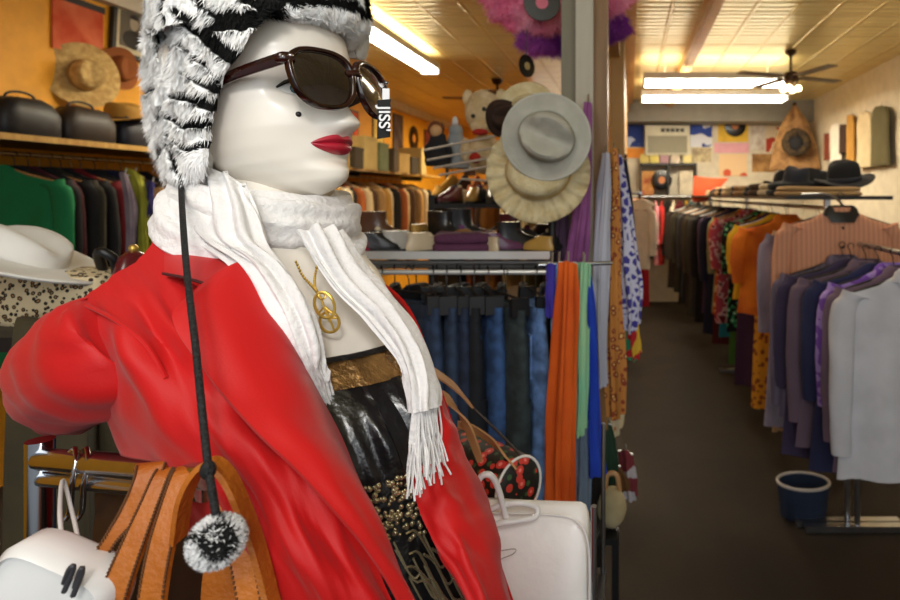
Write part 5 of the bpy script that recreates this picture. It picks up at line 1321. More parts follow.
hung('scarf', 'pale lilac scarf hung beside the lime yellow scarf', 'scarf', [[(119, 172, 3.28), (124, 172, 3.26), (128, 176, 3.27)], [(124, 200, 3.27), (130, 200, 3.24), (137, 206, 3.25)], [(126, 230, 3.27), (131, 230, 3.24), (136, 232, 3.26)], [(127, 258, 3.27), (131, 258, 3.25), (136, 258, 3.27)]], f('pale_lilac', (176, 160, 172), rgb2=(150, 132, 150), scale=8), q=5)
hung('scarf', 'yellow green scarf low behind the fur hat', 'scarf', [[(150, 212, 3.4), (155, 214, 3.38), (159, 216, 3.4)], [(148, 232, 3.4), (153, 232, 3.36), (158, 232, 3.4)], [(147, 258, 3.4), (152, 258, 3.38), (157, 258, 3.4)]], f('yellow_green', (170, 180, 60)), q=7)
hung('scarf', 'indigo scarf between the lime scarf and the fur hat', 'scarf', [[(147, 182, 3.3), (151, 181, 3.28), (155, 183, 3.3)], [(146, 200, 3.3), (150, 200, 3.26), (155, 200, 3.3)], [(144, 214, 3.3), (149, 218, 3.28), (153, 214, 3.3)]], f('indigo_scarf', (54, 52, 120)), q=9)
hung('scarf', 'peach scarf below the fur hat flap', 'scarf', [[(154, 188, 3.2), (160, 187, 3.18), (168, 190, 3.2)], [(155, 205, 3.2), (162, 205, 3.16), (170, 206, 3.2)], [(156, 222, 3.2), (163, 224, 3.18), (170, 222, 3.2)]], f('peach_scarf', (226, 180, 120)), q=11)
# framed portrait
def lw(px, z_off_py): 
    d = -XL*F/(CX-px); return d, ZC-(z_off_py-CY)/F*d
d0, d1 = 3.965, 4.32
pf = thing('picture_frame', 'black framed portrait photograph with cream mount on the orange wall', 'picture', (XL+.015, (d0+d1)/2, 2.735))
wf = d1-d0; hf = .40
for s_2 in (-1, 1):
    MB().box((.008, s_2*(wf/2-.014), 0), (.03, .028, hf)).build('frame_side', m_blackmetal, pf, smooth=False); MB().box((.008, 0, s_2*(hf/2-.014)), (.03, wf, .028)).build('frame_bar', m_blackmetal, pf, smooth=False)
MB().box((0, 0, 0), (.012, wf-.05, hf-.05)).build('mount', mat('cream_mount', (214, 204, 170), .7), pf, smooth=False)
ph = MB().box((.007, 0, 0), (.006, wf-.14, hf-.14)).build('photograph', mat('photo_grey', (106, 98, 82), .6), pf, smooth=False)
MB().ball((.0105, 0, .045), (.003, .036, .05), 18, 10).build('portrait_head', mat('photo_pale', (186, 174, 150), .6), ph)
MB().ball((.0105, 0, -.07), (.003, .09, .065), 18, 10).build('portrait_suit', mat('photo_dark', (36, 32, 28), .6), ph)
MB().ball((.0108, 0, .085), (.003, .036, .02), 18, 10).build('portrait_hair', mat('photo_dark', (36, 32, 28), .6), ph)
pf.rotation_euler = (math.radians(-3), 0, 0)
rp_ = thing('poster', 'red poster with a black top strip above the straw hat', 'poster', (XL+.012, 3.74, 2.63))
MB().box((0, 0, 0), (.012, .34, .30)).build('sheet', f('poster_red', (198, 72, 36), rgb2=(226, 120, 80), scale=5), rp_, smooth=False); MB().box((.003, .02, .17), (.012, .32, .04)).build('top_strip', m_blackmetal, rp_, smooth=False)
m_straw = mat('straw', (208, 176, 112), .8, rgb2=(176, 140, 80), scale=30, bump=.4, bscale=120); m_brown_felt = mat('brown_felt', (150, 84, 34), .85)
RY = lambda yaw, tilt: (0, math.radians(90-tilt), math.radians(yaw))
hat_thing('straw_hat', 'pale straw hat hung on the orange wall below the red poster', (XL+.06, 3.72, 2.34), RY(-25, 4), m_straw, .2, .12, .09, 'hats on the orange wall', band=mat('straw_band', (150, 112, 60), .7))
hat_thing('felt_hat', 'brown felt hat hung beside the pale straw hat', (XL+.05, 3.99, 2.44), RY(-12, 0), m_brown_felt, .14, .1, .08, 'hats on the orange wall')
hat_thing('straw_hat', 'golden straw hat lying on the shelf under the brown felt hat', (-3.06, 3.62, 2.06), (.12, .1, 0), mat('golden_straw', (166, 122, 44), .8, bump=.4, bscale=120), .19, .1, .09, 'hats on the orange wall')
# dark bags along the shelf
for i in range(17):
    y = 3.0+i*.33; k = i % 5; c5 = [(24, 22, 26), (46, 34, 26), (30, 30, 40), (70, 52, 30), (20, 20, 22)][k]; cwd = ['black', 'dark brown', 'midnight', 'chestnut', 'jet black'][k]
    if i > 8: c5 = [(60, 46, 24), (206, 178, 110), (110, 120, 80), (80, 60, 36), (196, 160, 90)][k]; cwd = ['umber', 'cream', 'sage', 'walnut', 'wheat'][k]
    t = thing('shelf_bag' if i <= 8 else 'shelf_box', f'{cwd} {"handbag" if i <= 8 else "box"}, {ORD[i]} along the long shelf from the shop front', 'bag' if i <= 8 else 'box', (-3.05, y, 1.88), 'bags and boxes on the long shelf', R.uniform(-.2, .2))
    if i <= 8:
        b = MB(); V = []
        for zz, kk in ((0, .9), (.02, 1), (.12, 1), (.18, .8), (.2, .5)):
            for j in range(24):
                a = 2*PI*j/24; cs, sn = math.cos(a), math.sin(a); V.append((.10*kk*math.copysign(abs(cs)**.5, cs), .15*kk*math.copysign(abs(sn)**.5, sn), zz*R.uniform(.97, 1.03)))
        b.grid(V, 24, 5, True); b.f += [tuple(range(24)), tuple(range(96, 120))]; b.mi += [0, 0]; b.build('bag_body', mat('shelfbag_%s' % cwd.replace(' ', '_'), c5, .5), t)
        MB().tube([(0, -.08, .17), (0, -.06, .22), (0, 0, .235), (0, .06, .22), (0, .08, .17)], .006, 8, smooth=5).build('handle', mat('shelfbag_%s' % cwd.replace(' ', '_'), c5, .5), t)
    else:
        hh = [.2, .34, .3, .26, .22][k]
        MB().box((.05, 0, hh/2), (.3, .26, hh)).build('box_body', f('box_'+cwd, c5), t, smooth=False); MB().box((.05, 0, hh+.006), (.31, .27, .03)).build('lid', f('box_'+cwd, c5), t, smooth=False)
# records and posters along the orange wall, far part
for i, (y, z, w_, h_, kd, rgb) in enumerate([(8.9, 2.52, .34, .5, 'p', (60, 40, 30)), (9.55, 2.5, .36, .36, 'r', None), (8.2, 2.5, .3, .42, 'p', (226, 190, 90)), (10.25, 2.5, .36, .36, 'p', (120, 40, 26)), (10.9, 2.45, .36, .36, 'r', None), (7.4, 2.45, .36, .36, 'p', (200, 70, 30)), (6.7, 2.5, .34, .34, 'r', None), (11.4, 2.4, .3, .4, 'p', (210, 170, 100))]):
    lab = {8.9: 'dark framed poster on the far orange wall above the boxes', 9.55: 'black record on the far orange wall beside the dark poster', 8.2: 'yellow poster on the far orange wall', 10.25: 'brick red poster far along the orange wall', 10.9: 'black record farthest along the orange wall', 7.4: 'orange red poster on the wall behind the sunglasses tag', 6.7: 'black record on the orange wall by the strip light', 11.4: 'tan poster at the far end of the orange wall'}[y]
    if kd == 'p':
        t = thing('poster', lab, 'poster', (XL+.008, y, z)); MB().box((0, 0, 0), (.014, w_, h_)).build('sheet', f('lp_%d' % i, rgb, rgb2=tuple(min(255, v+40) for v in rgb), scale=5), t, smooth=False); MB().box((-.002, 0, 0), (.012, w_+.05, h_+.05)).build('border', m_blackmetal if i else m_hang, t, smooth=False)
    else:
        t = thing('record', lab, 'record', (XL+.012, y, z)); disc_on(t, .2, (0, 0, 0), (0, PI/2, 0), (226, 150, 60))
# rear wall of the left room
for i in range(9):
    x = -3.2+i*.33; rgb = [(60, 40, 30), (226, 200, 120), (150, 50, 30), (40, 44, 60), (230, 220, 190)][i % 5]
    t = thing('poster', f'{["brown", "straw", "red", "navy", "cream"][i % 5]} poster, {ORD[i]} along the rear orange wall', 'poster', (x, YBL-.007, 2.15+.12*(i % 2)), 'posters on the rear wall'); MB().box((0, 0, 0), (.24, .014, .34)).build('sheet', f('rp_%d' % (i % 5), rgb, rgb2=tuple(min(255, v+30) for v in rgb), scale=5), t, smooth=False)
rk6 = thing('clothes_rack', 'clothes rack along the rear wall of the orange room', 'clothes rack', (-1.8, 11.4, 0), 'clothes racks')
rail(MB(), (-1.3, 0, 1.7), (1.4, 0, 1.7)).build('rail', m_steel, rk6)
for x in (-1.28, 1.38): MB().tube([(x, 0, 0), (x, 0, 1.7)], .013, 10).build('upright', m_blackmetal, rk6)
for i in range(16):
    cwd, rgb = GB[(i*5) % 8]
    garment('hanging_coat', f'{cwd} coat, {ORD[i]} along the rear wall rack', 'coat', f('mid_'+cwd, rgb), (-3.0+i*.165, 11.4, 1.686), PI/2+R.uniform(-.6, .1), 'coats on the rear rack', .22, .95, .6, .026, 1.05, i+320, m_hang, True)

# ------------------------------------------------------------------ hats on the post
m_greyfelt = mat('grey_felt', (196, 194, 180), .9, rgb2=(180, 178, 164), scale=18, bump=.3, bscale=300)
m_ruf = mat('cream_raffia', (226, 212, 170), .85, rgb2=(204, 184, 136), scale=26, bump=.5, bscale=160)
def facing(tx, tz, roll=0): return (PI/2+math.radians(tx), math.radians(roll), math.radians(tz))
c = P(547, 137, 1.70); t = hat_thing('grey_hat', 'light grey felt hat hung in front of the cream ruffled hat on the post', tuple(c), facing(5, 8, 24), m_greyfelt, .122, .085, .074, 'hats on the post', pinch=.045, band=mat('grey_band', (158, 158, 146), .9), bend=.012)
o = MB().tube([(.122*math.cos(a), .122*math.sin(a), .0085+.012*math.cos(2*a)) for a in np.linspace(0, 2*PI, 49)[:-1]], .0032, 8, True).build('brim_edge', mat('pale_binding', (200, 200, 188), .85), t)
c = P(539, 172, 1.775); hat_thing('ruffled_hat', 'cream ruffled raffia sun hat on the post below the grey hat', tuple(c), facing(-4, 4, 0), m_ruf, .152, .07, .088, 'hats on the post', pinch=.01, band=m_straw, bend=.006, ruffle=.011)
c = P(503, 118, 1.86); hat_thing('felt_hat', 'dark brown felt hat half hidden behind the grey hat', tuple(c), facing(0, 25, 0), mat('dark_brown_felt', (58, 38, 26), .9), .06, .05, .04, 'hats on the post')
c = P(522, 100, 1.9); hat_thing('straw_hat', 'pale straw hat edge showing above the grey hat', tuple(c+np.array([.02, 0, -.03])), facing(0, 0, 0), m_ruf, .09, .05, .05, 'hats on the post')
m_prong = mat('prong_wire', (226, 226, 222), .3, .5)
hp = thing('hat_prong', 'chrome wire prong rack reaching out from the post behind the hats', 'hat rack', (-.27, 1.93, 1.7))
for (a, b_) in (((425, 150, 2.12), (535, 128, 1.93)), ((428, 160, 2.12), (535, 140, 1.93)), ((434, 168, 2.12), (535, 150, 1.93)), ((440, 175, 2.12), (535, 158, 1.93)), ((462, 179, 2.12), (535, 184, 1.93))):
    o = MB().tube([P(*a), P(*b_)], .0042, 8).ball(P(*a), .005, 8, 6).build('prong', m_prong); at_origin(o, hp)
o = MB().box((-.262, 1.94, 1.72), (.02, .03, .3)).build('plate', m_chrome, smooth=False); at_origin(o, hp)
o = MB().tube([P(530, 132, 1.93), P(548, 134, 1.70)], .004, 8).build('peg', m_chrome); at_origin(o, hp)

# ------------------------------------------------------------------ plush toys on the prongs
m_plush = mat('cream_plush', (230, 208, 166), .95, rgb2=(206, 178, 130), scale=24, bump=.8, bscale=140); m_redp = mat('red_plush', (176, 40, 30), .9); m_eyeb = mat('toy_eye', (40, 34, 30), .2)
lamb = thing('lamb_toy', 'cream plush lamb toy with red mouth hung on the prong rack', 'plush toy', tuple(P(484, 170, 2.2)))
def bumpy(k): return lambda p: p*(1+.10*nz(p.x*60, p.y*60, p.z*60+k))
at_origin(MB().ball(P(484, 112, 2.2), (.068, .06, .08), 26, 18, fn=bumpy(1)).build('head', m_plush), lamb)
at_origin(MB().ball(P(481, 127, 2.15), (.038, .03, .026), 18, 12, fn=bumpy(2)).build('muzzle', m_plush), lamb)
at_origin(MB().ball(P(480, 132, 2.123), (.028, .012, .012), 16, 10).build('mouth', m_redp), lamb)
for px, py in ((473, 116), (484, 109)): at_origin(MB().ball(P(px, py, 2.14), .008, 10, 8).build('eye', m_eyeb), lamb)
for px, py in ((468, 98), (501, 97)): at_origin(MB().ball(P(px, py, 2.2), (.02, .015, .03), 14, 10, fn=bumpy(4)).build('ear', m_plush), lamb)
at_origin(MB().ball(P(484, 154, 2.22), (.06, .05, .075), 24, 16, fn=bumpy(5)).build('body', m_plush), lamb)
for px, py in ((466, 150), (504, 148)): at_origin(MB().ball(P(px, py, 2.2), (.02, .02, .045), 14, 10, fn=bumpy(6)).build('arm', m_plush), lamb)
rb = thing('red_ball_toy', 'small round red plush toy below the cream lamb', 'plush toy', tuple(P(475, 165, 2.12))); at_origin(MB().ball(P(475, 158, 2.12), (.02, .018, .02), 18, 12).build('body', m_redp), rb); at_origin(MB().ball(P(475, 151, 2.12), (.005, .005, .006), 8, 6).build('knot', m_eyeb), rb)
bd_ = thing('doll', 'doll with brown hair and black clothes beside the grey doll', 'doll', tuple(P(437, 166, 2.25)))
m_dk = mat('doll_black', (22, 22, 26), .85); m_dskin = mat('doll_skin', (206, 160, 110), .7); m_dhair = mat('doll_hair', (110, 62, 30), .9)
b = MB(); b.lathe([(.001, .0), (.045, 0), (.05, .02), (.038, .08), (.026, .12), (.001, .125)], 20, P(438, 166, 2.25), sy=.7); at_origin(b.build('dress', m_dk), bd_)
at_origin(MB().ball(P(436, 131, 2.24), (.022, .02, .024), 18, 12).build('head', m_dskin), bd_); at_origin(MB().ball(P(436, 129, 2.255), (.032, .024, .030), 18, 12, fn=bumpy(8)).build('hair', m_dhair), bd_)
for px in (427, 449): at_origin(MB().tube([P(437, 140, 2.25), P(px, 148, 2.24), P(px, 158, 2.24)], [.012, .01, .008], 8, smooth=4).build('arm', m_dk), bd_)
gd = thing('doll', 'pale grey cloth doll hanging between the dark doll and the lamb', 'doll', tuple(P(456, 168, 2.3))); m_gd = mat('doll_grey', (150, 156, 158), .9)
b = MB(); b.lathe([(.001, .0), (.05, 0), (.052, .02), (.036, .09), (.026, .13), (.001, .135)], 20, P(456, 168, 2.3), sy=.7); at_origin(b.build('dress', m_gd), gd)
at_origin(MB().ball(P(456, 131, 2.3), (.026, .024, .028), 18, 12).build('head', m_gd), gd); at_origin(MB().ball(P(455, 122, 2.3), (.012, .01, .022), 12, 8).build('bonnet', mat('doll_white', (220, 220, 216), .9), ), gd)

# ------------------------------------------------------------------ feather boas and records overhead
def feather(name, label, pts, r, rgb, rgb2, n, ln, seed, group=None):
    t = thing(name, label, 'feather boa', tuple(P(*pts[0])), group); C_ = np.array(crv([P(*p) for p in pts], 14))
    V, Fa, K = [], [], []; m = len(C_); q = 40
    def col_(p): 
        f_ = min(1, max(0, .5+.9*nz(p[0]*8, p[1]*8, p[2]*8+seed)+R.uniform(-.12, .12))); return [a*(1-f_)+b_*f_ for a, b_ in zip(lin(rgb)[:3], lin(rgb2)[:3])]+[1]
    for i in range(m):
        T = C_[min(i+1, m-1)]-C_[max(i-1, 0)]; T /= np.linalg.norm(T); a0 = np.cross(T, np.array([0, 1., 0])); a0 /= np.linalg.norm(a0); b0 = np.cross(T, a0)
        for k in range(q):
            a = 2*PI*k/q; d = a0*math.cos(a)+b0*math.sin(a); p = C_[i]+d*r*.6; h = 1+.55*nz(p[0]*26, p[1]*26, p[2]*26+seed)
            V.append(C_[i]+d*r*.72*h); K.append(col_(V[-1]))
    for i in range(m-1):
        for k in range(q): Fa.append((i*q+k, i*q+(k+1) % q, (i+1)*q+(k+1) % q, (i+1)*q+k))
    base_n = len(V)
    for _ in range(n):
        i = R.randrange(base_n); p = V[i]; ci = i//q; v = p-C_[ci]; v = v/np.linalg.norm(v); tg_ = np.array([R.gauss(0, 1) for _ in range(3)]); tg_ -= v*np.dot(tg_, v); tg_ /= np.linalg.norm(tg_); d = tg_*.8+v*R.uniform(.3, 1.0)+np.array([0, 0, -.15]); d /= np.linalg.norm(d)
        s0 = np.cross(v, d); s0 /= np.linalg.norm(s0)+1e-9; s0 *= .0016; p = p-v*.004; c = col_(p); o = len(V); L_ = ln*R.uniform(.35, 1.0)
        V += [p-s0, p+s0, p+d*L_]; Fa.append((o, o+1, o+2)); K += [c]*3
    me = bpy.data.meshes.new('plumage'); me.from_pydata([tuple(map(float, v)) for v in V], [], Fa); ca = me.color_attributes.new('tint', 'FLOAT_COLOR', 'POINT'); ca.data.foreach_set('color', np.array(K, dtype=np.float32).ravel())
    me.polygons.foreach_set('use_smooth', [True]*len(me.polygons)); me.materials.append(m_fur); o = bpy.data.objects.new('plumage', me); COL.objects.link(o); at_origin(o, t)
    at_origin(MB().tube(list(C_), .008, 8).build('cord', mat(name+'_cord_%d' % seed, rgb, .9)), t); return t
feather('feather_boa', 'fluffy pink feather boa looped high behind the post', [(500, -30, 2.25), (502, 2, 2.25), (525, 14, 2.25), (552, 16, 2.25), (585, 10, 2.25), (610, -2, 2.25), (618, -30, 2.25)], .085, (236, 84, 140), (252, 176, 200), 16000, .04, 2, 'feather boas')
feather('feather_boa', 'fluffy purple feather boa hanging under the pink boa', [(522, 36, 2.3), (540, 42, 2.3), (565, 42, 2.3), (590, 36, 2.3), (612, 28, 2.3), (624, 20, 2.3)], .055, (110, 40, 140), (190, 96, 180), 11000, .045, 7, 'feather boas')
def hang_record(label, px, py, d, r, rot, lab):
    c = P(px, py, d); t = thing('record', label, 'record', tuple(c), 'hanging records'); disc_on(t, r, (0, 0, 0), rot, lab)
    at_origin(MB().tube([c+np.array([0, 0, r]), np.array([c[0], c[1], H])], .0012, 5).build('thread', m_hang), t)
hang_record('black vinyl record with pink label hung in front of the pink boa', 542, 3, 2.08, .063, (PI/2, 0, .1), (226, 110, 130))
hang_record('small black record hanging edge on below the purple boa', 526.5, 66, 2.2, .042, (PI/2, 0, math.radians(58)), (196, 170, 110))
fn2 = thing('ceiling_fan', 'dark ceiling fan in the orange room beyond the lamb toy', 'ceiling fan', (-1.55, 7.0, 2.66))
MB().lathe([(.001, .29), (.07, .29), (.05, .24), (.014, .22), (.014, .12), (.07, .1), (.085, .03), (.05, -.01), (.001, -.02)], 24).build('motor', m_brz, fn2)
for k in range(4):
    a = 2*PI*k/4+.15; MB().box((math.cos(a)*.36, math.sin(a)*.36, .06), (.5, .12, .01), Matrix.Rotation(a, 3, 'Z')).build('blade', m_brz, fn2, smooth=False)
fluoro('fluorescent_light', 'small glowing light far off beyond the grey hat', (-1.2, 10.2, 2.8), PI/2, .9, 10, .12)

# ------------------------------------------------------------------ scarves by the post
sb = thing('scarf_bar', 'chrome scarf bar fixed to the post above the orange scarf', 'scarf bar', (-.2, 1.72, 1.40))
o = MB().tube([P(538, 265, 1.58), P(612, 263, 1.64)], .006, 10).build('bar', m_chrome); at_origin(o, sb); o = MB().tube([P(588, 264, 1.62), (-.17, 1.95, 1.40)], .006, 8).build('arm', m_chrome); at_origin(o, sb)
m_or = f('scarf_orange', (222, 96, 14), rgb2=(200, 78, 6), scale=6)
hung('scarf', 'long bright orange scarf draped from the scarf bar', 'scarf', [[(558, 263, 1.56), (567, 261, 1.545), (577, 264, 1.56)], [(554, 310, 1.555), (566, 310, 1.52), (579, 310, 1.56)], [(549, 380, 1.55), (563, 380, 1.51), (577, 380, 1.555)], [(546, 450, 1.55), (561, 450, 1.51), (576, 450, 1.55)], [(544, 520, 1.55), (560, 522, 1.52), (575, 520, 1.55)]], m_or, 10, 10, .003, 6, .010, 3, 'scarves by the post')
hung('scarf', 'purple blue scarf beside the orange scarf', 'scarf', [[(547, 264, 1.57), (551, 263, 1.56), (556, 265, 1.57)], [(546, 290, 1.57), (550, 290, 1.55), (555, 290, 1.57)], [(547, 316, 1.57), (550, 318, 1.56), (554, 316, 1.57)]], f('scarf_purple_blue', (60, 50, 160)), q=4, group='scarves by the post')
hung('scarf', 'light blue scarf between the purple blue and orange scarves', 'scarf', [[(554, 264, 1.585), (558, 263, 1.575), (563, 264, 1.585)], [(553, 300, 1.585), (558, 300, 1.565), (563, 300, 1.585)], [(552, 350, 1.585), (557, 350, 1.575), (562, 350, 1.585)]], f('scarf_light_blue', (120, 170, 220)), q=6, group='scarves by the post')
hung('scarf', 'mint green scarf hanging behind the orange scarf', 'scarf', [[(575, 264, 1.6), (583, 262, 1.58), (591, 264, 1.6)], [(573, 310, 1.6), (581, 310, 1.57), (590, 312, 1.6)], [(573, 380, 1.6), (581, 380, 1.57), (589, 380, 1.6)], [(573, 430, 1.6), (579, 438, 1.58), (587, 428, 1.6)]], f('scarf_mint', (130, 196, 160), rgb2=(160, 200, 150), scale=5), q=8, group='scarves by the post')
hung('scarf', 'royal blue scarf hanging past the mint green scarf', 'scarf', [[(579, 266, 1.615), (583, 265, 1.605), (589, 266, 1.62)], [(583, 310, 1.61), (589, 310, 1.59), (596, 312, 1.62)], [(585, 380, 1.66), (592, 380, 1.64), (599, 380, 1.66)], [(583, 440, 1.66), (592, 440, 1.63), (602, 442, 1.66)], [(581, 474, 1.66), (593, 478, 1.63), (607, 474, 1.66)]], f('scarf_royal', (24, 66, 190), rgb2=(16, 50, 160), scale=6), q=10, group='scarves by the post')
hung('scarf', 'grey blue scarf lowest behind the orange scarf', 'scarf', [[(574, 420, 1.65), (583, 420, 1.64), (592, 420, 1.65)], [(573, 470, 1.65), (582, 470, 1.63), (592, 470, 1.65)], [(572, 512, 1.65), (580, 512, 1.63), (590, 512, 1.65)]], f('scarf_grey_blue', (110, 128, 150)), q=12, group='scarves by the post')
hung('scarf', 'mauve scarf tied to the post behind the hats', 'scarf', [[(584, 102, 1.87), (589, 102, 1.86), (592, 104, 1.87)], [(580, 150, 1.85), (586, 150, 1.83), (592, 150, 1.85)], [(574, 200, 1.85), (583, 200, 1.82), (591, 200, 1.85)], [(564, 262, 1.85), (575, 265, 1.83), (588, 262, 1.85)]], f('scarf_mauve', (158, 92, 150), rgb2=(130, 70, 124), scale=6), q=14, group='scarves by the post')
hung('scarf', 'dusky purple scarf beside the mauve scarf under the ruffled hat', 'scarf', [[(556, 216, 1.92), (562, 214, 1.91), (568, 214, 1.92)], [(554, 240, 1.92), (561, 240, 1.9), (569, 240, 1.92)], [(553, 262, 1.92), (560, 264, 1.9), (568, 262, 1.92)]], f('scarf_dusky', (90, 66, 92)), q=16, group='scarves by the post')
m_white_s = f('scarf_pale', (188, 190, 204), pattern='blotch', rgb2=(150, 190, 214), scale=6, thr=.6)
hung('scarf', 'pale blue white scarf hung on the brown side of the post', 'scarf', [[(602, 154, 1.88), (607, 152, 1.86), (610, 155, 1.88)], [(596, 200, 1.87), (604, 200, 1.84), (611, 202, 1.87)], [(593, 260, 1.86), (601, 260, 1.83), (610, 262, 1.86)], [(592, 320, 1.86), (600, 320, 1.83), (608, 322, 1.86)], [(596, 385, 1.86), (602, 388, 1.84), (608, 384, 1.86)]], m_white_s, 10, 10, .003, 6, .008, 18, 'scarves by the post')
m_pais = f('scarf_paisley', (206, 138, 66), pattern='dots', rgb2=(150, 66, 40), rgb3=(236, 200, 120), scale=42, thr=.4)
hung('scarf', 'orange paisley scarf between the pale and the blue print scarves', 'scarf', [[(611, 150, 1.96), (615, 148, 1.94), (618, 152, 1.96)], [(609, 220, 1.95), (615, 220, 1.92), (620, 222, 1.95)], [(604, 300, 1.94), (613, 300, 1.9), (622, 302, 1.94)], [(604, 360, 1.94), (615, 360, 1.91), (626, 360, 1.94)], [(606, 416, 1.94), (616, 420, 1.92), (625, 412, 1.94)]], m_pais, 10, 10, .003, 7, .008, 20, 'scarves by the post')
m_bluep = f('scarf_blue_print', (66, 62, 150), pattern='cells', rgb2=(206, 206, 226), scale=34, thr=.16)
hung('scarf', 'violet and white patterned scarf nearest the aisle by the post', 'scarf', [[(615, 156, 2.02), (619, 154, 2.01), (623, 158, 2.02)], [(617, 210, 2.01), (624, 210, 1.98), (632, 212, 2.01)], [(617, 260, 2.0), (628, 260, 1.97), (640, 262, 2.0)], [(618, 292, 2.0), (630, 292, 1.98), (643, 290, 2.0)], [(622, 328, 2.0), (631, 334, 1.99), (640, 324, 2.0)]], m_bluep, 10, 10, .003, 6, .008, 22, 'scarves by the post')
m_multi = f('scarf_multi', (40, 150, 110), pattern='blotch', rgb2=(200, 40, 50), rgb3=(230, 190, 60), scale=11, thr=.5)
hung('scarf', 'green red and yellow scarf end below the violet patterned scarf', 'scarf', [[(625, 300, 2.2), (631, 300, 2.19), (637, 302, 2.2)], [(626, 330, 2.2), (633, 330, 2.17), (640, 332, 2.2)], [(627, 358, 2.2), (635, 362, 2.18), (642, 352, 2.2)]], m_multi, q=24, group='scarves by the post')
hung('scarf', 'dark blue black scarf end at the top of the post hooks', 'scarf', [[(621, 158, 2.3), (624, 157, 2.29), (627, 162, 2.3)], [(624, 200, 2.3), (629, 200, 2.28), (633, 204, 2.3)], [(630, 250, 2.3), (634, 250, 2.28), (637, 252, 2.3)]], f('scarf_midnight', (30, 30, 52)), q=26, group='scarves by the post')
hung('scarf', 'ivory flowered scarf end below the orange paisley scarf', 'scarf', [[(598, 384, 2.08), (608, 384, 2.06), (618, 386, 2.08)], [(600, 410, 2.08), (611, 410, 2.06), (624, 412, 2.08)], [(606, 432, 2.08), (615, 438, 2.07), (622, 428, 2.08)]], f('scarf_ivory', (220, 206, 170), pattern='dots', rgb2=(190, 110, 60), scale=30, thr=.32), q=28, group='scarves by the post')
sh2 = thing('hook_rail', 'brass hook rail on the brown side of the post holding scarves', 'hook rail', (-.06, 2.16, 1.745))
o = MB().tube([(-.085, 1.96, 1.735), (-.015, 2.32, 1.735)], .007, 8).build('rail', m_brz); at_origin(o, sh2)
for y in (1.98, 2.06, 2.14, 2.3): at_origin(MB().tube([(-.085+(y-1.96)*.19, y, 1.735), (-.082+(y-1.96)*.19, y-.02, 1.74), (-.08+(y-1.96)*.19, y-.022, 1.755)], .004, 8, smooth=3).build('hook', m_brz), sh2)
# low items at the foot of the post
def sack(name, label, c, r, m, seed, cat='bag', strap_m=None):
    t = thing(name, label, cat, (c[0], c[1], c[2]-r[2])); MB().ball((0, 0, r[2]), r, 26, 18, fn=lambda p: Vector((p.x*(1+.12*nz(p.x*14, p.z*14, seed)), p.y*(1+.12*nz(p.y*14, p.z*14, seed+3)), p.z*(1 if p.z > 0 else .98)))).build('bag_body', m, t)
    if strap_m: MB().tube([(-r[0]*.5, 0, r[2]*1.85), (-r[0]*.3, 0, r[2]*2.6), (r[0]*.3, 0, r[2]*2.6), (r[0]*.5, 0, r[2]*1.85)], .008, 8, smooth=5).build('handle', strap_m, t)
    return t
sack('canvas_bag', 'cream canvas bag on the small dark stool by the post', P(612, 507, 1.86)+np.array([0, 0, .0]), (.046, .045, .062), mat('canvas', (190, 176, 140), .9, rgb2=(160, 146, 110), scale=9), 1, strap_m=m_strap)
lowb = thing('low_stool', 'small dark stool under the cream canvas bag by the post', 'stool', (-.075, 1.86, 0))
MB().box((-.01, 0, .558), (.10, .12, .02)).build('seat', m_blackmetal, lowb, smooth=False)
for sx_ in (-1, 1):
    for sy_ in (-1, 1): MB().box((sx_*.04-.01, sy_*.04, .274), (.02, .02, .548)).build('leg', m_blackmetal, lowb, smooth=False)
hung('scarf', 'dark green shawl hung low between the royal blue scarf and canvas bag', 'shawl', [[(596, 424, 1.98), (604, 422, 1.96), (612, 426, 1.98)], [(594, 450, 1.98), (606, 450, 1.95), (618, 454, 1.98)], [(594, 486, 1.98), (606, 488, 1.96), (618, 484, 1.98)]], f('shawl_green', (24, 58, 40)), q=30)
hung('scarf', 'rust brown scarf crossing above the canvas bag', 'scarf', [[(604, 464, 2.08), (612, 462, 2.06), (620, 468, 2.08)], [(610, 476, 2.08), (620, 476, 2.06), (629, 480, 2.08)], [(614, 490, 2.08), (624, 492, 2.06), (631, 490, 2.08)]], f('scarf_rust', (110, 72, 34)), q=32)
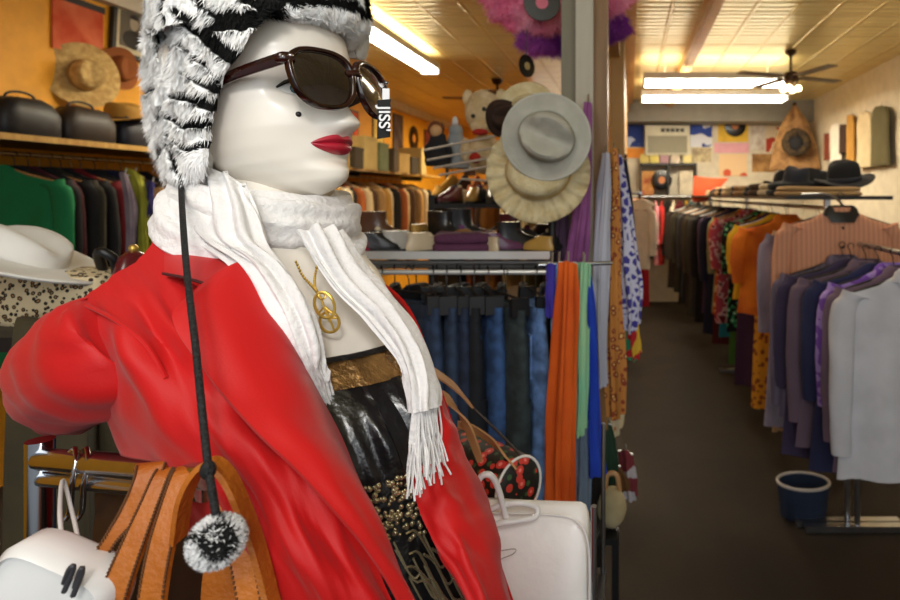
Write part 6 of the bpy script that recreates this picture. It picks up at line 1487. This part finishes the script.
hung('scarf', 'red and white patterned scarf low beside the canvas bag', 'scarf', [[(618, 452, 2.35), (626, 450, 2.33), (633, 456, 2.35)], [(620, 475, 2.35), (629, 475, 2.32), (637, 478, 2.35)], [(624, 498, 2.35), (632, 502, 2.33), (638, 496, 2.35)]], f('scarf_red_white', (130, 50, 60), pattern='blotch', rgb2=(200, 196, 204), scale=14, thr=.55), q=34)

# ------------------------------------------------------------------ small clutter on the shelves
CAPS = [('black', (20, 20, 22)), ('wine', (90, 26, 44)), ('cream', (214, 200, 168)), ('plum', (82, 44, 76)), ('bronze', (140, 100, 54)), ('charcoal', (44, 42, 44)), ('violet', (96, 54, 100)), ('chestnut', (92, 56, 34))]
n_cap = 0
for (x0, x1, y, z, cnt, where) in ((-.80, -.26, 1.90, 1.429, 9, 'back of the steel shelf'), (-.86, -.28, 3.0, 1.35, 7, 'lower shoe shelf'), (-.86, -.28, 3.04, 1.56, 7, 'upper shoe shelf')):
    for i in range(cnt):
        cwd, rgb = CAPS[(i*3+n_cap) % 8]; x = x0+(x1-x0)*i/(cnt-1); sc_ = R.uniform(.85, 1.15)*(.55 if y < 2 else .8)
        t = thing('knit_cap', f'{cwd} knitted cap, {ORD[i]} from the coat side on the {where}', 'cap', (x, y+R.uniform(-.02, .02), z), 'knitted caps on the shelves', R.uniform(0, 3))
        mm = f('cap_'+cwd, rgb, bump=.6, bscale=90)
        MB().lathe([(.001, .105*sc_), (.03*sc_, .1*sc_), (.06*sc_, .08*sc_), (.078*sc_, .05*sc_), (.084*sc_, .02*sc_)], 22, fn=lambda p, r_, a: Vector((p.x*(1+.15*nz(p.x*20, p.y*20, i)), p.y, p.z*(1+.2*nz(p.x*15, p.y*15, i+4))))).build('crown', mm, t)
        MB().lathe([(.08*sc_, .03*sc_), (.09*sc_, .028*sc_), (.092*sc_, .004), (.084*sc_, 0), (.001, 0)], 22).build('cuff', mm, t)
        MB().ball((0, 0, .11*sc_), .016*sc_, 10, 7).build('bobble', f('cap_'+CAPS[(i+2) % 8][0], CAPS[(i+2) % 8][1], bump=.6, bscale=90), t)
    n_cap += 1
